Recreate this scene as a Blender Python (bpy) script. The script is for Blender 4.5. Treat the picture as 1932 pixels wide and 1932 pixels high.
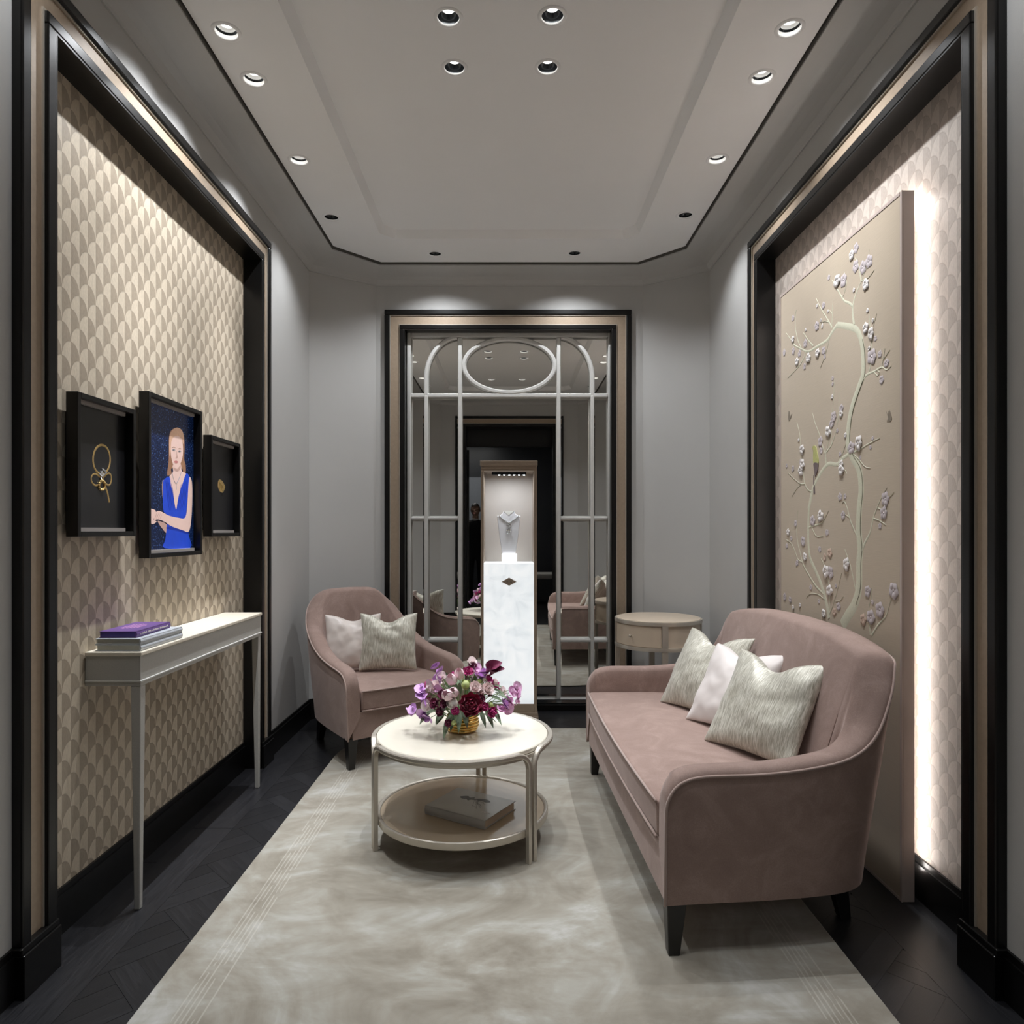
import bpy, bmesh, math, random
from mathutils import Vector, Matrix, noise

# ------------------------------------------------------------------ clear
for o in list(bpy.data.objects):
    bpy.data.objects.remove(o, do_unlink=True)
scene = bpy.context.scene
C = scene.collection
PI = math.pi

# ------------------------------------------------------------------ camera
cam_d = bpy.data.cameras.new('camera')
cam_d.sensor_width = 36.0
cam_d.lens = 36.0 * 1300.0 / 1932.0
cam_d.shift_x = 5.0 / 1932.0
cam_d.shift_y = 36.0 / 1932.0
cam_d.clip_start = 0.02
cam = bpy.data.objects.new('camera', cam_d)
cam.location = (0, 0, 1.25)
cam.rotation_euler = (PI / 2, 0, 0)
C.objects.link(cam)
scene.camera = cam

# ------------------------------------------------------------------ world / exposure
world = bpy.data.worlds.new('world')
scene.world = world
world.use_nodes = True
bg = world.node_tree.nodes['Background']
bg.inputs[0].default_value = (0.55, 0.6, 0.7, 1)
bg.inputs[1].default_value = 0.02
vs = scene.view_settings
vs.view_transform = 'Standard'
vs.look = 'None'
vs.exposure = 0.33
vs.gamma = 1.0
vs.use_curve_mapping = False

# light levels (watts / emission strengths)
P_CENTRE = 38.0
P_LEFT = 29.0
P_LEFT_SPOT = 75.0
P_RIGHT = 29.0
P_RIGHT_SPOT = 30.0
P_CORNER = 20.0
P_BACKROW = 29.0
E_STRIP = 22.0
E_STONE = 1.12
LIGHT_COL = (0.94, 0.965, 1.0)
scene.cycles.max_bounces = 16
scene.cycles.diffuse_bounces = 10

# ------------------------------------------------------------------ node helpers
def new_mat(name):
    m = bpy.data.materials.new(name)
    m.use_nodes = True
    nt = m.node_tree
    b = nt.nodes['Principled BSDF']
    return m, nt, b

def N(nt, t, **kw):
    n = nt.nodes.new(t)
    for k, v in kw.items():
        setattr(n, k, v)
    return n

def L(nt, a, b):
    nt.links.new(a, b)

def math_n(nt, op, a, b=None, c=None):
    n = nt.nodes.new('ShaderNodeMath')
    n.operation = op
    for i, v in enumerate((a, b, c)):
        if v is None:
            continue
        if isinstance(v, (int, float)):
            n.inputs[i].default_value = v
        else:
            nt.links.new(v, n.inputs[i])
    return n.outputs[0]

def mixc(nt, fac, a, b, blend='MIX'):
    n = nt.nodes.new('ShaderNodeMix')
    n.data_type = 'RGBA'
    n.blend_type = blend
    if isinstance(fac, (int, float)):
        n.inputs[0].default_value = fac
    else:
        nt.links.new(fac, n.inputs[0])
    for i, v in ((6, a), (7, b)):
        if isinstance(v, (tuple, list)):
            n.inputs[i].default_value = (v[0], v[1], v[2], 1)
        else:
            nt.links.new(v, n.inputs[i])
    return n.outputs[2]

def coords(nt, kind='Object', scale=(1, 1, 1), rot=(0, 0, 0)):
    tc = nt.nodes.new('ShaderNodeTexCoord')
    mp = nt.nodes.new('ShaderNodeMapping')
    mp.inputs['Scale'].default_value = scale
    mp.inputs['Rotation'].default_value = rot
    nt.links.new(tc.outputs[kind], mp.inputs['Vector'])
    return mp.outputs[0]

def noise_n(nt, vec, scale=5, detail=2, rough=0.5, dist=0.0):
    n = nt.nodes.new('ShaderNodeTexNoise')
    n.inputs['Scale'].default_value = scale
    n.inputs['Detail'].default_value = detail
    n.inputs['Roughness'].default_value = rough
    n.inputs['Distortion'].default_value = dist
    if vec is not None:
        nt.links.new(vec, n.inputs['Vector'])
    return n.outputs['Fac']

def ramp(nt, fac, stops):
    n = nt.nodes.new('ShaderNodeValToRGB')
    el = n.color_ramp.elements
    while len(el) < len(stops):
        el.new(0.5)
    for e, (p, c) in zip(el, stops):
        e.position = p
        e.color = (c[0], c[1], c[2], 1) if isinstance(c, (tuple, list)) else (c, c, c, 1)
    nt.links.new(fac, n.inputs[0])
    return n.outputs[0]

def bump(nt, b, h, strength=0.2, dist=0.01):
    n = nt.nodes.new('ShaderNodeBump')
    n.inputs['Strength'].default_value = strength
    n.inputs['Distance'].default_value = dist
    nt.links.new(h, n.inputs['Height'])
    nt.links.new(n.outputs[0], b.inputs['Normal'])

def simple(name, col, rough=0.5, metal=0.0, spec=0.5, var=0.06, vscale=30, bmp=0.0, bscale=200,
           sheen=0.0, coat=0.0):
    """procedural principled material with a little tonal variation"""
    m, nt, b = new_mat(name)
    v = coords(nt)
    f = noise_n(nt, v, vscale, 3)
    lo = tuple(max(0, c * (1 - var)) for c in col)
    hi = tuple(min(1, c * (1 + var)) for c in col)
    L(nt, mixc(nt, f, lo, hi), b.inputs['Base Color'])
    b.inputs['Roughness'].default_value = rough
    b.inputs['Metallic'].default_value = metal
    b.inputs['Specular IOR Level'].default_value = spec
    if sheen:
        b.inputs['Sheen Weight'].default_value = sheen
    if coat:
        b.inputs['Coat Weight'].default_value = coat
        b.inputs['Coat Roughness'].default_value = 0.1
    if bmp:
        bump(nt, b, noise_n(nt, v, bscale, 2), bmp, 0.004)
    return m

def emit_mat(name, col, strength, base=(0.8, 0.8, 0.8)):
    m, nt, b = new_mat(name)
    b.inputs['Base Color'].default_value = (*base, 1)
    b.inputs['Emission Color'].default_value = (*col, 1)
    b.inputs['Emission Strength'].default_value = strength
    return m

M = {}
M['wall'] = simple('wall_paint', (0.50, 0.496, 0.484), 0.75, var=0.02, vscale=8, bmp=0.08, bscale=300, spec=0.3)
M['ceil'] = simple('ceiling_paint', (0.90, 0.905, 0.91), 0.85, var=0.015, vscale=6, bmp=0.05, bscale=300, spec=0.2)
M['black'] = simple('black_lacquer', (0.0045, 0.0043, 0.0042), 0.30, var=0.2, vscale=20, spec=0.35)
M['gap_shade'] = simple('gap_shade_grey', (0.10, 0.095, 0.085), 0.8)  # shade inside the ceiling-edge gap, given as a grey colour
M['band'] = simple('bronze_linen', (0.36, 0.28, 0.205), 0.42, var=0.14, vscale=60, bmp=0.08, bscale=350, metal=0.15)
M['champ'] = simple('champagne_metal', (0.58, 0.535, 0.465), 0.34, metal=0.55, var=0.05)
M['silver'] = simple('silver_leaf_lacquer', (0.66, 0.655, 0.63), 0.42, metal=0.25, var=0.07, vscale=40)
M['cream'] = simple('cream_lacquer', (0.80, 0.755, 0.645), 0.28, var=0.02, coat=0.3)
M['shelf'] = simple('tan_lacquer', (0.44, 0.35, 0.25), 0.22, var=0.03, coat=0.5)
M['tanwood'] = simple('pale_sycamore', (0.60, 0.50, 0.39), 0.38, var=0.05, vscale=12)
M['consoletop'] = simple('shagreen_cream', (0.72, 0.66, 0.55), 0.4, var=0.05, vscale=200)
M['consolebody'] = simple('shagreen_grey', (0.44, 0.43, 0.40), 0.45, var=0.12, vscale=220, bmp=0.15, bscale=500)
M['ebony'] = simple('ebonised_wood', (0.012, 0.011, 0.010), 0.35, var=0.2)
M['piping'] = simple('blush_piping', (0.38, 0.275, 0.238), 0.75, sheen=0.4)
M['gold'] = simple('polished_gold', (0.83, 0.56, 0.19), 0.18, metal=1.0, var=0.05)
M['goldprint'] = simple('gold_print', (0.62, 0.43, 0.17), 0.35, metal=0.6, var=0.25, vscale=120)
M['white'] = simple('white_paper', (0.78, 0.76, 0.70), 0.6, var=0.03)
M['paper'] = simple('page_block', (0.62, 0.52, 0.41), 0.8, var=0.1, vscale=300)
M['greybook'] = simple('silver_grey_cover', (0.50, 0.53, 0.57), 0.35, var=0.08, vscale=25)
M['greypage'] = simple('grey_pages', (0.47, 0.47, 0.42), 0.7, var=0.1, vscale=200)
M['purple'] = simple('purple_cloth_cover', (0.115, 0.055, 0.21), 0.5, var=0.05)
M['violet'] = simple('violet_page_edge', (0.06, 0.04, 0.20), 0.6, var=0.05)
M['pinkprint'] = simple('pink_foil_print', (0.72, 0.36, 0.66), 0.5, var=0.05)
M['creamprint'] = simple('pale_foil_print', (0.70, 0.62, 0.62), 0.5, var=0.05)
M['coverbook'] = simple('slate_glossy_cover', (0.46, 0.45, 0.43), 0.2, var=0.12, vscale=9)
M['inkprint'] = simple('dark_ink_print', (0.085, 0.08, 0.07), 0.4, var=0.1)
M['necktan'] = simple('case_back_suede', (0.54, 0.49, 0.45), 0.8, var=0.03)
M['bust'] = simple('white_leatherette', (0.80, 0.78, 0.80), 0.5, var=0.02)
M['bronze'] = simple('antique_bronze', (0.36, 0.285, 0.22), 0.38, metal=0.55, var=0.07)
M['darkprint'] = simple('charcoal_print', (0.012, 0.012, 0.0135), 0.30, var=0.3, vscale=4)
M['greymat'] = simple('grey_mat_edge', (0.33, 0.30, 0.28), 0.6)
M['housing_dark'] = simple('dark_reflector', (0.05, 0.055, 0.06), 0.18, metal=0.85)
M['housing_white'] = simple('white_reflector', (0.62, 0.62, 0.61), 0.3)
M['lens'] = emit_mat('downlight_lens', (1.0, 0.97, 0.92), 9.0)
M['lens_off'] = emit_mat('dim_downlight_lens', (1.0, 0.97, 0.92), 1.2)
M['strip'] = emit_mat('led_strip', (1.0, 0.94, 0.88), E_STRIP)
M['strip_case'] = emit_mat('led_diode', (0.85, 0.93, 1.0), 22.0)
M['blush_panel'] = simple('blush_lacquer_edge', (0.50, 0.42, 0.38), 0.45, var=0.03)
M['bark'] = simple('sage_embroidery', (0.64, 0.63, 0.49), 0.6, var=0.15, vscale=120)
M['bark_dark'] = simple('olive_embroidery', (0.17, 0.16, 0.10), 0.6, var=0.2, vscale=120)
M['petal_white'] = simple('white_silk_petal', (0.80, 0.76, 0.74), 0.4, var=0.1, vscale=200)
M['petal_mauve'] = simple('mauve_painted_petal', (0.55, 0.49, 0.50), 0.55, var=0.08, vscale=100)
M['petal_peach'] = simple('peach_painted_petal', (0.60, 0.45, 0.36), 0.55, var=0.08, vscale=100)
M['bird'] = simple('yellow_green_silk', (0.50, 0.50, 0.20), 0.5, var=0.2, vscale=80)
M['birdtail'] = simple('plum_grey_silk', (0.17, 0.13, 0.13), 0.5, var=0.2, vscale=80)
M['moth'] = simple('brown_silk', (0.24, 0.20, 0.155), 0.5, var=0.25, vscale=80)
M['shop_wall'] = simple('shop_dark_panel', (0.035, 0.037, 0.042), 0.35, var=0.2, vscale=3)
M['shop_grey'] = simple('shop_grey_fascia', (0.28, 0.30, 0.33), 0.6, var=0.05)
M['suit'] = simple('black_suit_wool', (0.010, 0.011, 0.014), 0.8, var=0.2, sheen=0.1)
M['skin'] = simple('skin', (0.55, 0.36, 0.27), 0.5, var=0.05)
M['hair'] = simple('dark_hair', (0.02, 0.015, 0.012), 0.45, var=0.3, vscale=60)
M['shirt'] = simple('white_shirt', (0.7, 0.7, 0.7), 0.7)
M['diamond'] = simple('faceted_crystal', (0.9, 0.92, 0.95), 0.05, metal=0.85, var=0.1, vscale=300)

def mat_mirror():
    m, nt, b = new_mat('silvered_mirror')
    v = coords(nt)
    f = noise_n(nt, v, 2.0, 2)
    L(nt, mixc(nt, f, (0.74, 0.735, 0.71), (0.78, 0.775, 0.75)), b.inputs['Base Color'])
    b.inputs['Metallic'].default_value = 1.0
    b.inputs['Roughness'].default_value = 0.012
    return m
M['mirror'] = mat_mirror()

def mat_glass():
    m = bpy.data.materials.new('clear_case_glass')
    m.use_nodes = True
    nt = m.node_tree
    nt.nodes.clear()
    out = N(nt, 'ShaderNodeOutputMaterial')
    mix = N(nt, 'ShaderNodeMixShader')
    tr = N(nt, 'ShaderNodeBsdfTransparent')
    tr.inputs[0].default_value = (0.97, 0.98, 0.98, 1)
    gl = N(nt, 'ShaderNodeBsdfGlossy')
    gl.inputs['Roughness'].default_value = 0.02
    fr = N(nt, 'ShaderNodeFresnel')
    fr.inputs[0].default_value = 1.3
    L(nt, fr.outputs[0], mix.inputs[0])
    L(nt, tr.outputs[0], mix.inputs[1])
    L(nt, gl.outputs[0], mix.inputs[2])
    L(nt, mix.outputs[0], out.inputs[0])
    return m
M['glass'] = mat_glass()

def mat_wallpaper(name, light, dark, flip=False):
    """overlapping fish-scale wallpaper, each scale split into a light and a dark half"""
    m, nt, b = new_mat(name)
    tc = N(nt, 'ShaderNodeTexCoord')
    sep = N(nt, 'ShaderNodeSeparateXYZ')
    L(nt, tc.outputs['Object'], sep.inputs[0])
    u = math_n(nt, 'DIVIDE', sep.outputs['Y'], 0.088)
    r = math_n(nt, 'DIVIDE', sep.outputs['Z'], 0.053)     # row units
    k0 = math_n(nt, 'FLOOR', r)
    fr = math_n(nt, 'SUBTRACT', r, k0)                    # 0..1 inside a row
    def du_for(k):
        par = math_n(nt, 'MULTIPLY', math_n(nt, 'MODULO', math_n(nt, 'ADD', k, 1000.0), 2.0), 0.5)
        uu = math_n(nt, 'ADD', u, par)
        return math_n(nt, 'SUBTRACT', math_n(nt, 'FRACT', math_n(nt, 'ADD', uu, 100.5)), 0.5)
    d0 = du_for(k0)
    # arch of row k0 reaches its crown at the top of this row
    h = math_n(nt, 'SQRT', math_n(nt, 'MAXIMUM', math_n(nt, 'SUBTRACT', 1.0, math_n(nt, 'MULTIPLY', math_n(nt, 'MULTIPLY', d0, d0), 4.0)), 0.0))
    inside = math_n(nt, 'LESS_THAN', fr, h)
    d1 = du_for(math_n(nt, 'ADD', k0, 1.0))
    dmix = math_n(nt, 'ADD', math_n(nt, 'MULTIPLY', d0, inside), math_n(nt, 'MULTIPLY', d1, math_n(nt, 'SUBTRACT', 1.0, inside)))
    half = math_n(nt, 'GREATER_THAN', dmix, 0.0)
    if flip:
        half = math_n(nt, 'SUBTRACT', 1.0, half)
    # grass-cloth hatching in a different direction on each half
    va = coords(nt, 'Object', (1, 60, 9), (math.radians(35), 0, 0))
    vb = coords(nt, 'Object', (1, 60, 9), (math.radians(-35), 0, 0))
    na = noise_n(nt, va, 9, 2, 0.6)
    nb = noise_n(nt, vb, 9, 2, 0.6)
    hat = math_n(nt, 'ADD', math_n(nt, 'MULTIPLY', na, half), math_n(nt, 'MULTIPLY', nb, math_n(nt, 'SUBTRACT', 1.0, half)))
    base = mixc(nt, half, light, dark)
    shade = math_n(nt, 'MULTIPLY_ADD', hat, 0.55, 0.72)
    col = mixc(nt, 1.0, base, shade, 'MULTIPLY')
    # thin line where one scale overlaps the next
    edge = math_n(nt, 'LESS_THAN', math_n(nt, 'ABSOLUTE', math_n(nt, 'SUBTRACT', fr, h)), 0.06)
    col2 = mixc(nt, math_n(nt, 'MULTIPLY', edge, 0.25), col, (0.22, 0.18, 0.14))
    L(nt, col2, b.inputs['Base Color'])
    b.inputs['Roughness'].default_value = 0.42
    b.inputs['Specular IOR Level'].default_value = 0.5
    hh = math_n(nt, 'ADD', math_n(nt, 'MULTIPLY', hat, 0.35), math_n(nt, 'MULTIPLY', inside, 0.5))
    bump(nt, b, hh, 0.35, 0.002)
    return m
M['paper_left'] = mat_wallpaper('scale_wallpaper_gold', (0.58, 0.50, 0.39), (0.36, 0.30, 0.228))
M['paper_right'] = mat_wallpaper('scale_wallpaper_taupe', (0.49, 0.43, 0.38), (0.385, 0.332, 0.292), True)

def mat_velvet():
    m, nt, b = new_mat('blush_velvet')
    v = coords(nt)
    big = noise_n(nt, v, 6.5, 5, 0.65, 1.6)
    fine = noise_n(nt, v, 260, 2)
    f = math_n(nt, 'MULTIPLY_ADD', fine, 0.3, math_n(nt, 'MULTIPLY', big, 0.7))
    L(nt, ramp(nt, f, [(0.30, (0.245, 0.168, 0.142)), (0.50, (0.295, 0.207, 0.177)), (0.70, (0.375, 0.270, 0.234))]), b.inputs['Base Color'])
    b.inputs['Roughness'].default_value = 0.8
    b.inputs['Specular IOR Level'].default_value = 0.25
    b.inputs['Sheen Weight'].default_value = 0.4
    b.inputs['Sheen Roughness'].default_value = 0.4
    b.inputs['Sheen Tint'].default_value = (1.0, 0.85, 0.8, 1)
    bump(nt, b, fine, 0.1, 0.002)
    return m
M['velvet'] = mat_velvet()

def mat_brocade():
    m, nt, b = new_mat('silver_green_brocade')
    v = coords(nt, 'Object', (190, 24, 16))
    f = noise_n(nt, v, 1.6, 4, 0.6, 0.4)
    L(nt, ramp(nt, f, [(0.35, (0.33, 0.31, 0.245)), (0.5, (0.52, 0.50, 0.42)), (0.66, (0.73, 0.71, 0.63))]), b.inputs['Base Color'])
    b.inputs['Roughness'].default_value = 0.42
    b.inputs['Metallic'].default_value = 0.15
    b.inputs['Sheen Weight'].default_value = 0.2
    bump(nt, b, f, 0.25, 0.003)
    return m
M['brocade'] = mat_brocade()

def mat_satin(name, col):
    m, nt, b = new_mat(name)
    v = coords(nt)
    f = noise_n(nt, v, 14, 3)
    L(nt, mixc(nt, f, tuple(c * 0.94 for c in col), col), b.inputs['Base Color'])
    b.inputs['Roughness'].default_value = 0.38
    b.inputs['Sheen Weight'].default_value = 0.25
    bump(nt, b, noise_n(nt, v, 9, 2), 0.12, 0.008)
    return m
M['satin'] = mat_satin('pearl_satin', (0.68, 0.61, 0.565))
M['satin_w'] = mat_satin('white_satin', (0.78, 0.72, 0.69))

def mat_rug():
    m, nt, b = new_mat('silk_rug')
    v = coords(nt, 'Object', (1.0, 1.1, 1.0))
    a = noise_n(nt, v, 2.4, 5, 0.6, 1.6)
    s = noise_n(nt, coords(nt, 'Object', (1.2, 2.6, 1), (0, 0, 0.4)), 2.6, 4, 0.65, 0.8)
    f = math_n(nt, 'ADD', math_n(nt, 'MULTIPLY', a, 0.65), math_n(nt, 'MULTIPLY', s, 0.35))
    pile = noise_n(nt, coords(nt, 'Object', (1, 1, 1)), 900, 1)
    col = ramp(nt, f, [(0.36, (0.195, 0.170, 0.130)), (0.48, (0.275, 0.250, 0.202)), (0.56, (0.335, 0.320, 0.275)), (0.66, (0.46, 0.455, 0.43))])
    # carved border lines follow the outline of the rug
    tc = N(nt, 'ShaderNodeTexCoord')
    sp = N(nt, 'ShaderNodeSeparateXYZ')
    L(nt, tc.outputs['Object'], sp.inputs[0])
    qx = math_n(nt, 'SUBTRACT', math_n(nt, 'ABSOLUTE', sp.outputs['X']), 0.975 - 0.55)
    qy = math_n(nt, 'SUBTRACT', math_n(nt, 'ABSOLUTE', sp.outputs['Y']), 1.80 - 0.55)
    mx = math_n(nt, 'MAXIMUM', qx, 0.0)
    my = math_n(nt, 'MAXIMUM', qy, 0.0)
    ln = math_n(nt, 'SQRT', math_n(nt, 'ADD', math_n(nt, 'MULTIPLY', mx, mx), math_n(nt, 'MULTIPLY', my, my)))
    d = math_n(nt, 'SUBTRACT', math_n(nt, 'ADD', ln, math_n(nt, 'MINIMUM', math_n(nt, 'MAXIMUM', qx, qy), 0.0)), 0.55)
    inband = math_n(nt, 'LESS_THAN', math_n(nt, 'ABSOLUTE', math_n(nt, 'ADD', d, 0.145)), 0.042)
    wav = math_n(nt, 'GREATER_THAN', math_n(nt, 'SINE', math_n(nt, 'MULTIPLY', d, 2 * PI / 0.014)), 0.5)
    brk = math_n(nt, 'GREATER_THAN', noise_n(nt, coords(nt, 'Object', (30, 6, 1)), 1.5, 1), 0.42)
    ln2 = math_n(nt, 'MULTIPLY', math_n(nt, 'MULTIPLY', inband, wav), brk)
    col = mixc(nt, math_n(nt, 'MULTIPLY', ln2, 0.4), col, (0.52, 0.495, 0.435))
    L(nt, col, b.inputs['Base Color'])
    b.inputs['Roughness'].default_value = 0.7
    b.inputs['Sheen Weight'].default_value = 0.3
    bump(nt, b, math_n(nt, 'ADD', math_n(nt, 'MULTIPLY', pile, 0.4), ln2), 0.25, 0.003)
    return m
M['rug'] = mat_rug()

def mat_plank():
    m, nt, b = new_mat('black_stained_oak')
    info = N(nt, 'ShaderNodeObjectInfo')
    v = coords(nt, 'Object', (3, 42, 1))
    g = noise_n(nt, v, 3.2, 5, 0.65, 1.4)
    cv = math_n(nt, 'MULTIPLY_ADD', info.outputs['Random'], 0.2, math_n(nt, 'MULTIPLY', g, 0.75))
    L(nt, ramp(nt, cv, [(0.2, (0.006, 0.006, 0.007)), (0.5, (0.013, 0.013, 0.015)), (0.85, (0.032, 0.032, 0.036))]), b.inputs['Base Color'])
    b.inputs['Roughness'].default_value = 0.42
    L(nt, math_n(nt, 'MULTIPLY_ADD', g, 0.16, 0.27), b.inputs['Roughness'])
    bump(nt, b, g, 0.18, 0.002)
    return m
M['plank'] = mat_plank()
M['joint'] = simple('floor_joint_dark', (0.006, 0.006, 0.006), 0.8)

def mat_stone():
    m, nt, b = new_mat('backlit_onyx')
    v = coords(nt, 'Object')
    a = noise_n(nt, v, 9, 5, 0.6, 1.4)
    info = N(nt, 'ShaderNodeObjectInfo')
    f = math_n(nt, 'MULTIPLY_ADD', info.outputs['Random'], 0.10, a)
    c = ramp(nt, f, [(0.3, (0.70, 0.76, 0.80)), (0.52, (0.86, 0.91, 0.94)), (0.75, (0.97, 0.99, 1.0))])
    L(nt, c, b.inputs['Base Color'])
    L(nt, c, b.inputs['Emission Color'])
    b.inputs['Emission Strength'].default_value = E_STONE * 0.45
    b.inputs['Roughness'].default_value = 0.25
    return m
M['stone'] = mat_stone()
M['glow_block'] = emit_mat('backlit_acrylic', (0.95, 0.98, 1.0), 1.8)

def mat_silkpanel():
    m, nt, b = new_mat('raw_silk_panel')
    v = coords(nt, 'Object', (1, 4, 130))
    f = noise_n(nt, v, 3.0, 3, 0.6)
    g = noise_n(nt, coords(nt, 'Object', (1, 1.5, 2)), 1.4, 3)
    c = mixc(nt, f, (0.43, 0.35, 0.245), (0.55, 0.455, 0.33))
    c = mixc(nt, math_n(nt, 'MULTIPLY', g, 0.35), c, (0.50, 0.40, 0.33))
    L(nt, c, b.inputs['Base Color'])
    b.inputs['Roughness'].default_value = 0.45
    b.inputs['Sheen Weight'].default_value = 0.15
    bump(nt, b, f, 0.12, 0.002)
    return m
M['silkpanel'] = mat_silkpanel()

def mat_night():
    m, nt, b = new_mat('night_blue_print')
    v = coords(nt, 'Object')
    f = noise_n(nt, v, 140, 3, 0.7)
    g = noise_n(nt, coords(nt, 'Object', (1, 3, 3)), 2.5, 3)
    st = ramp(nt, f, [(0.58, (0.0, 0.0, 0.0)), (0.75, (0.12, 0.22, 0.40))])
    base = mixc(nt, g, (0.002, 0.003, 0.010), (0.006, 0.020, 0.085))
    L(nt, mixc(nt, 1.0, base, st, 'ADD'), b.inputs['Base Color'])
    b.inputs['Roughness'].default_value = 0.25
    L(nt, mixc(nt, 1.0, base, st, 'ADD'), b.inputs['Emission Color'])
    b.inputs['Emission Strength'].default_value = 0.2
    return m
M['night'] = mat_night()

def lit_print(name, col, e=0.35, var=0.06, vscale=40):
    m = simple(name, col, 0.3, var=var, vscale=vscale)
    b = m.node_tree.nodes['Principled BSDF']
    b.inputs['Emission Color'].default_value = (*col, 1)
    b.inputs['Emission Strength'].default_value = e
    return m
M['p_skin'] = lit_print('screen_skin', (0.62, 0.44, 0.39))
M['p_skin2'] = lit_print('screen_skin_shade', (0.42, 0.27, 0.23))
M['p_hair'] = lit_print('screen_hair', (0.25, 0.13, 0.075), var=0.35, vscale=90)
M['p_hair2'] = lit_print('screen_hair_light', (0.50, 0.31, 0.21), var=0.25, vscale=90)
M['p_dress'] = lit_print('screen_blue_dress', (0.015, 0.055, 0.46), var=0.25, vscale=30)
M['p_dress2'] = lit_print('screen_blue_fold', (0.008, 0.025, 0.27))
M['p_dark'] = lit_print('screen_feature_dark', (0.09, 0.055, 0.05))
M['p_lip'] = lit_print('screen_lip', (0.42, 0.17, 0.16))
M['p_jewel'] = lit_print('screen_jewel', (0.20, 0.22, 0.30))
M['p_eye'] = lit_print('screen_eye', (0.20, 0.22, 0.24))

# ------------------------------------------------------------------ mesh helpers
def obj(name, bm, mat=None, parent=None, smooth=False, loc=None, rot=None):
    me = bpy.data.meshes.new(name)
    bmesh.ops.recalc_face_normals(bm, faces=bm.faces[:])
    if smooth:
        for f in bm.faces:
            f.smooth = True
    bm.to_mesh(me)
    bm.free()
    return obj_me(name, me, mat, parent, loc, rot)

def obj_me(name, me, mat=None, parent=None, loc=None, rot=None):
    o = bpy.data.objects.new(name, me)
    C.objects.link(o)
    if mat is not None and len(me.materials) == 0:
        mats = mat if isinstance(mat, (list, tuple)) else [mat]
        for mm in mats:
            me.materials.append(M[mm] if isinstance(mm, str) else mm)
    if parent is not None:
        o.parent = parent
    if loc is not None:
        o.location = loc
    if rot is not None:
        o.rotation_euler = rot
    return o

def tag(o, label, cat, group=None, kind=None):
    o['label'] = label
    o['category'] = cat
    if group:
        o['group'] = group
    if kind:
        o['kind'] = kind
    return o

def thing(name, label, cat, loc=(0, 0, 0), rotz=0.0, group=None):
    o = bpy.data.objects.new(name, None)
    o.empty_display_size = 0.1
    C.objects.link(o)
    o.location = loc
    o.rotation_euler = (0, 0, rotz)
    return tag(o, label, cat, group)

def struct(o):
    o['kind'] = 'structure'
    return o

def smooth_by(o, angle=40):
    me = o.data
    bm = bmesh.new()
    bm.from_mesh(me)
    for f in bm.faces:
        f.smooth = True
    for e in bm.edges:
        if len(e.link_faces) == 2 and e.calc_face_angle(0) > math.radians(angle):
            e.smooth = False
    bm.to_mesh(me)
    bm.free()

def bevel_mod(o, w=0.004, seg=2, ang=35):
    md = o.modifiers.new('bevel', 'BEVEL')
    md.width = w
    md.segments = seg
    md.limit_method = 'ANGLE'
    md.angle_limit = math.radians(ang)
    return o

def add_box(bm, x0, x1, y0, y1, z0, z1):
    vs_ = [bm.verts.new(p) for p in ((x0, y0, z0), (x1, y0, z0), (x1, y1, z0), (x0, y1, z0),
                                     (x0, y0, z1), (x1, y0, z1), (x1, y1, z1), (x0, y1, z1))]
    for f in ((0, 3, 2, 1), (4, 5, 6, 7), (0, 1, 5, 4), (1, 2, 6, 5), (2, 3, 7, 6), (3, 0, 4, 7)):
        bm.faces.new([vs_[i] for i in f])
    return vs_

def box(name, x0, x1, y0, y1, z0, z1, mat, parent=None, bev=0.0):
    bm = bmesh.new()
    add_box(bm, x0, x1, y0, y1, z0, z1)
    o = obj(name, bm, mat, parent)
    if bev:
        bevel_mod(o, bev)
    return o

def add_prism(bm, pts, h0, h1, axis='z'):
    """extrude polygon pts between h0 and h1. axis z: pts=(x,y); axis x: pts=(y,z); axis y: pts=(x,z)"""
    def p3(p, h):
        return {'z': (p[0], p[1], h), 'x': (h, p[0], p[1]), 'y': (p[0], h, p[1])}[axis]
    a = [bm.verts.new(p3(p, h0)) for p in pts]
    b = [bm.verts.new(p3(p, h1)) for p in pts]
    n = len(pts)
    bm.faces.new(a[::-1])
    bm.faces.new(b)
    for i in range(n):
        bm.faces.new((a[i], a[(i + 1) % n], b[(i + 1) % n], b[i]))

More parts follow.
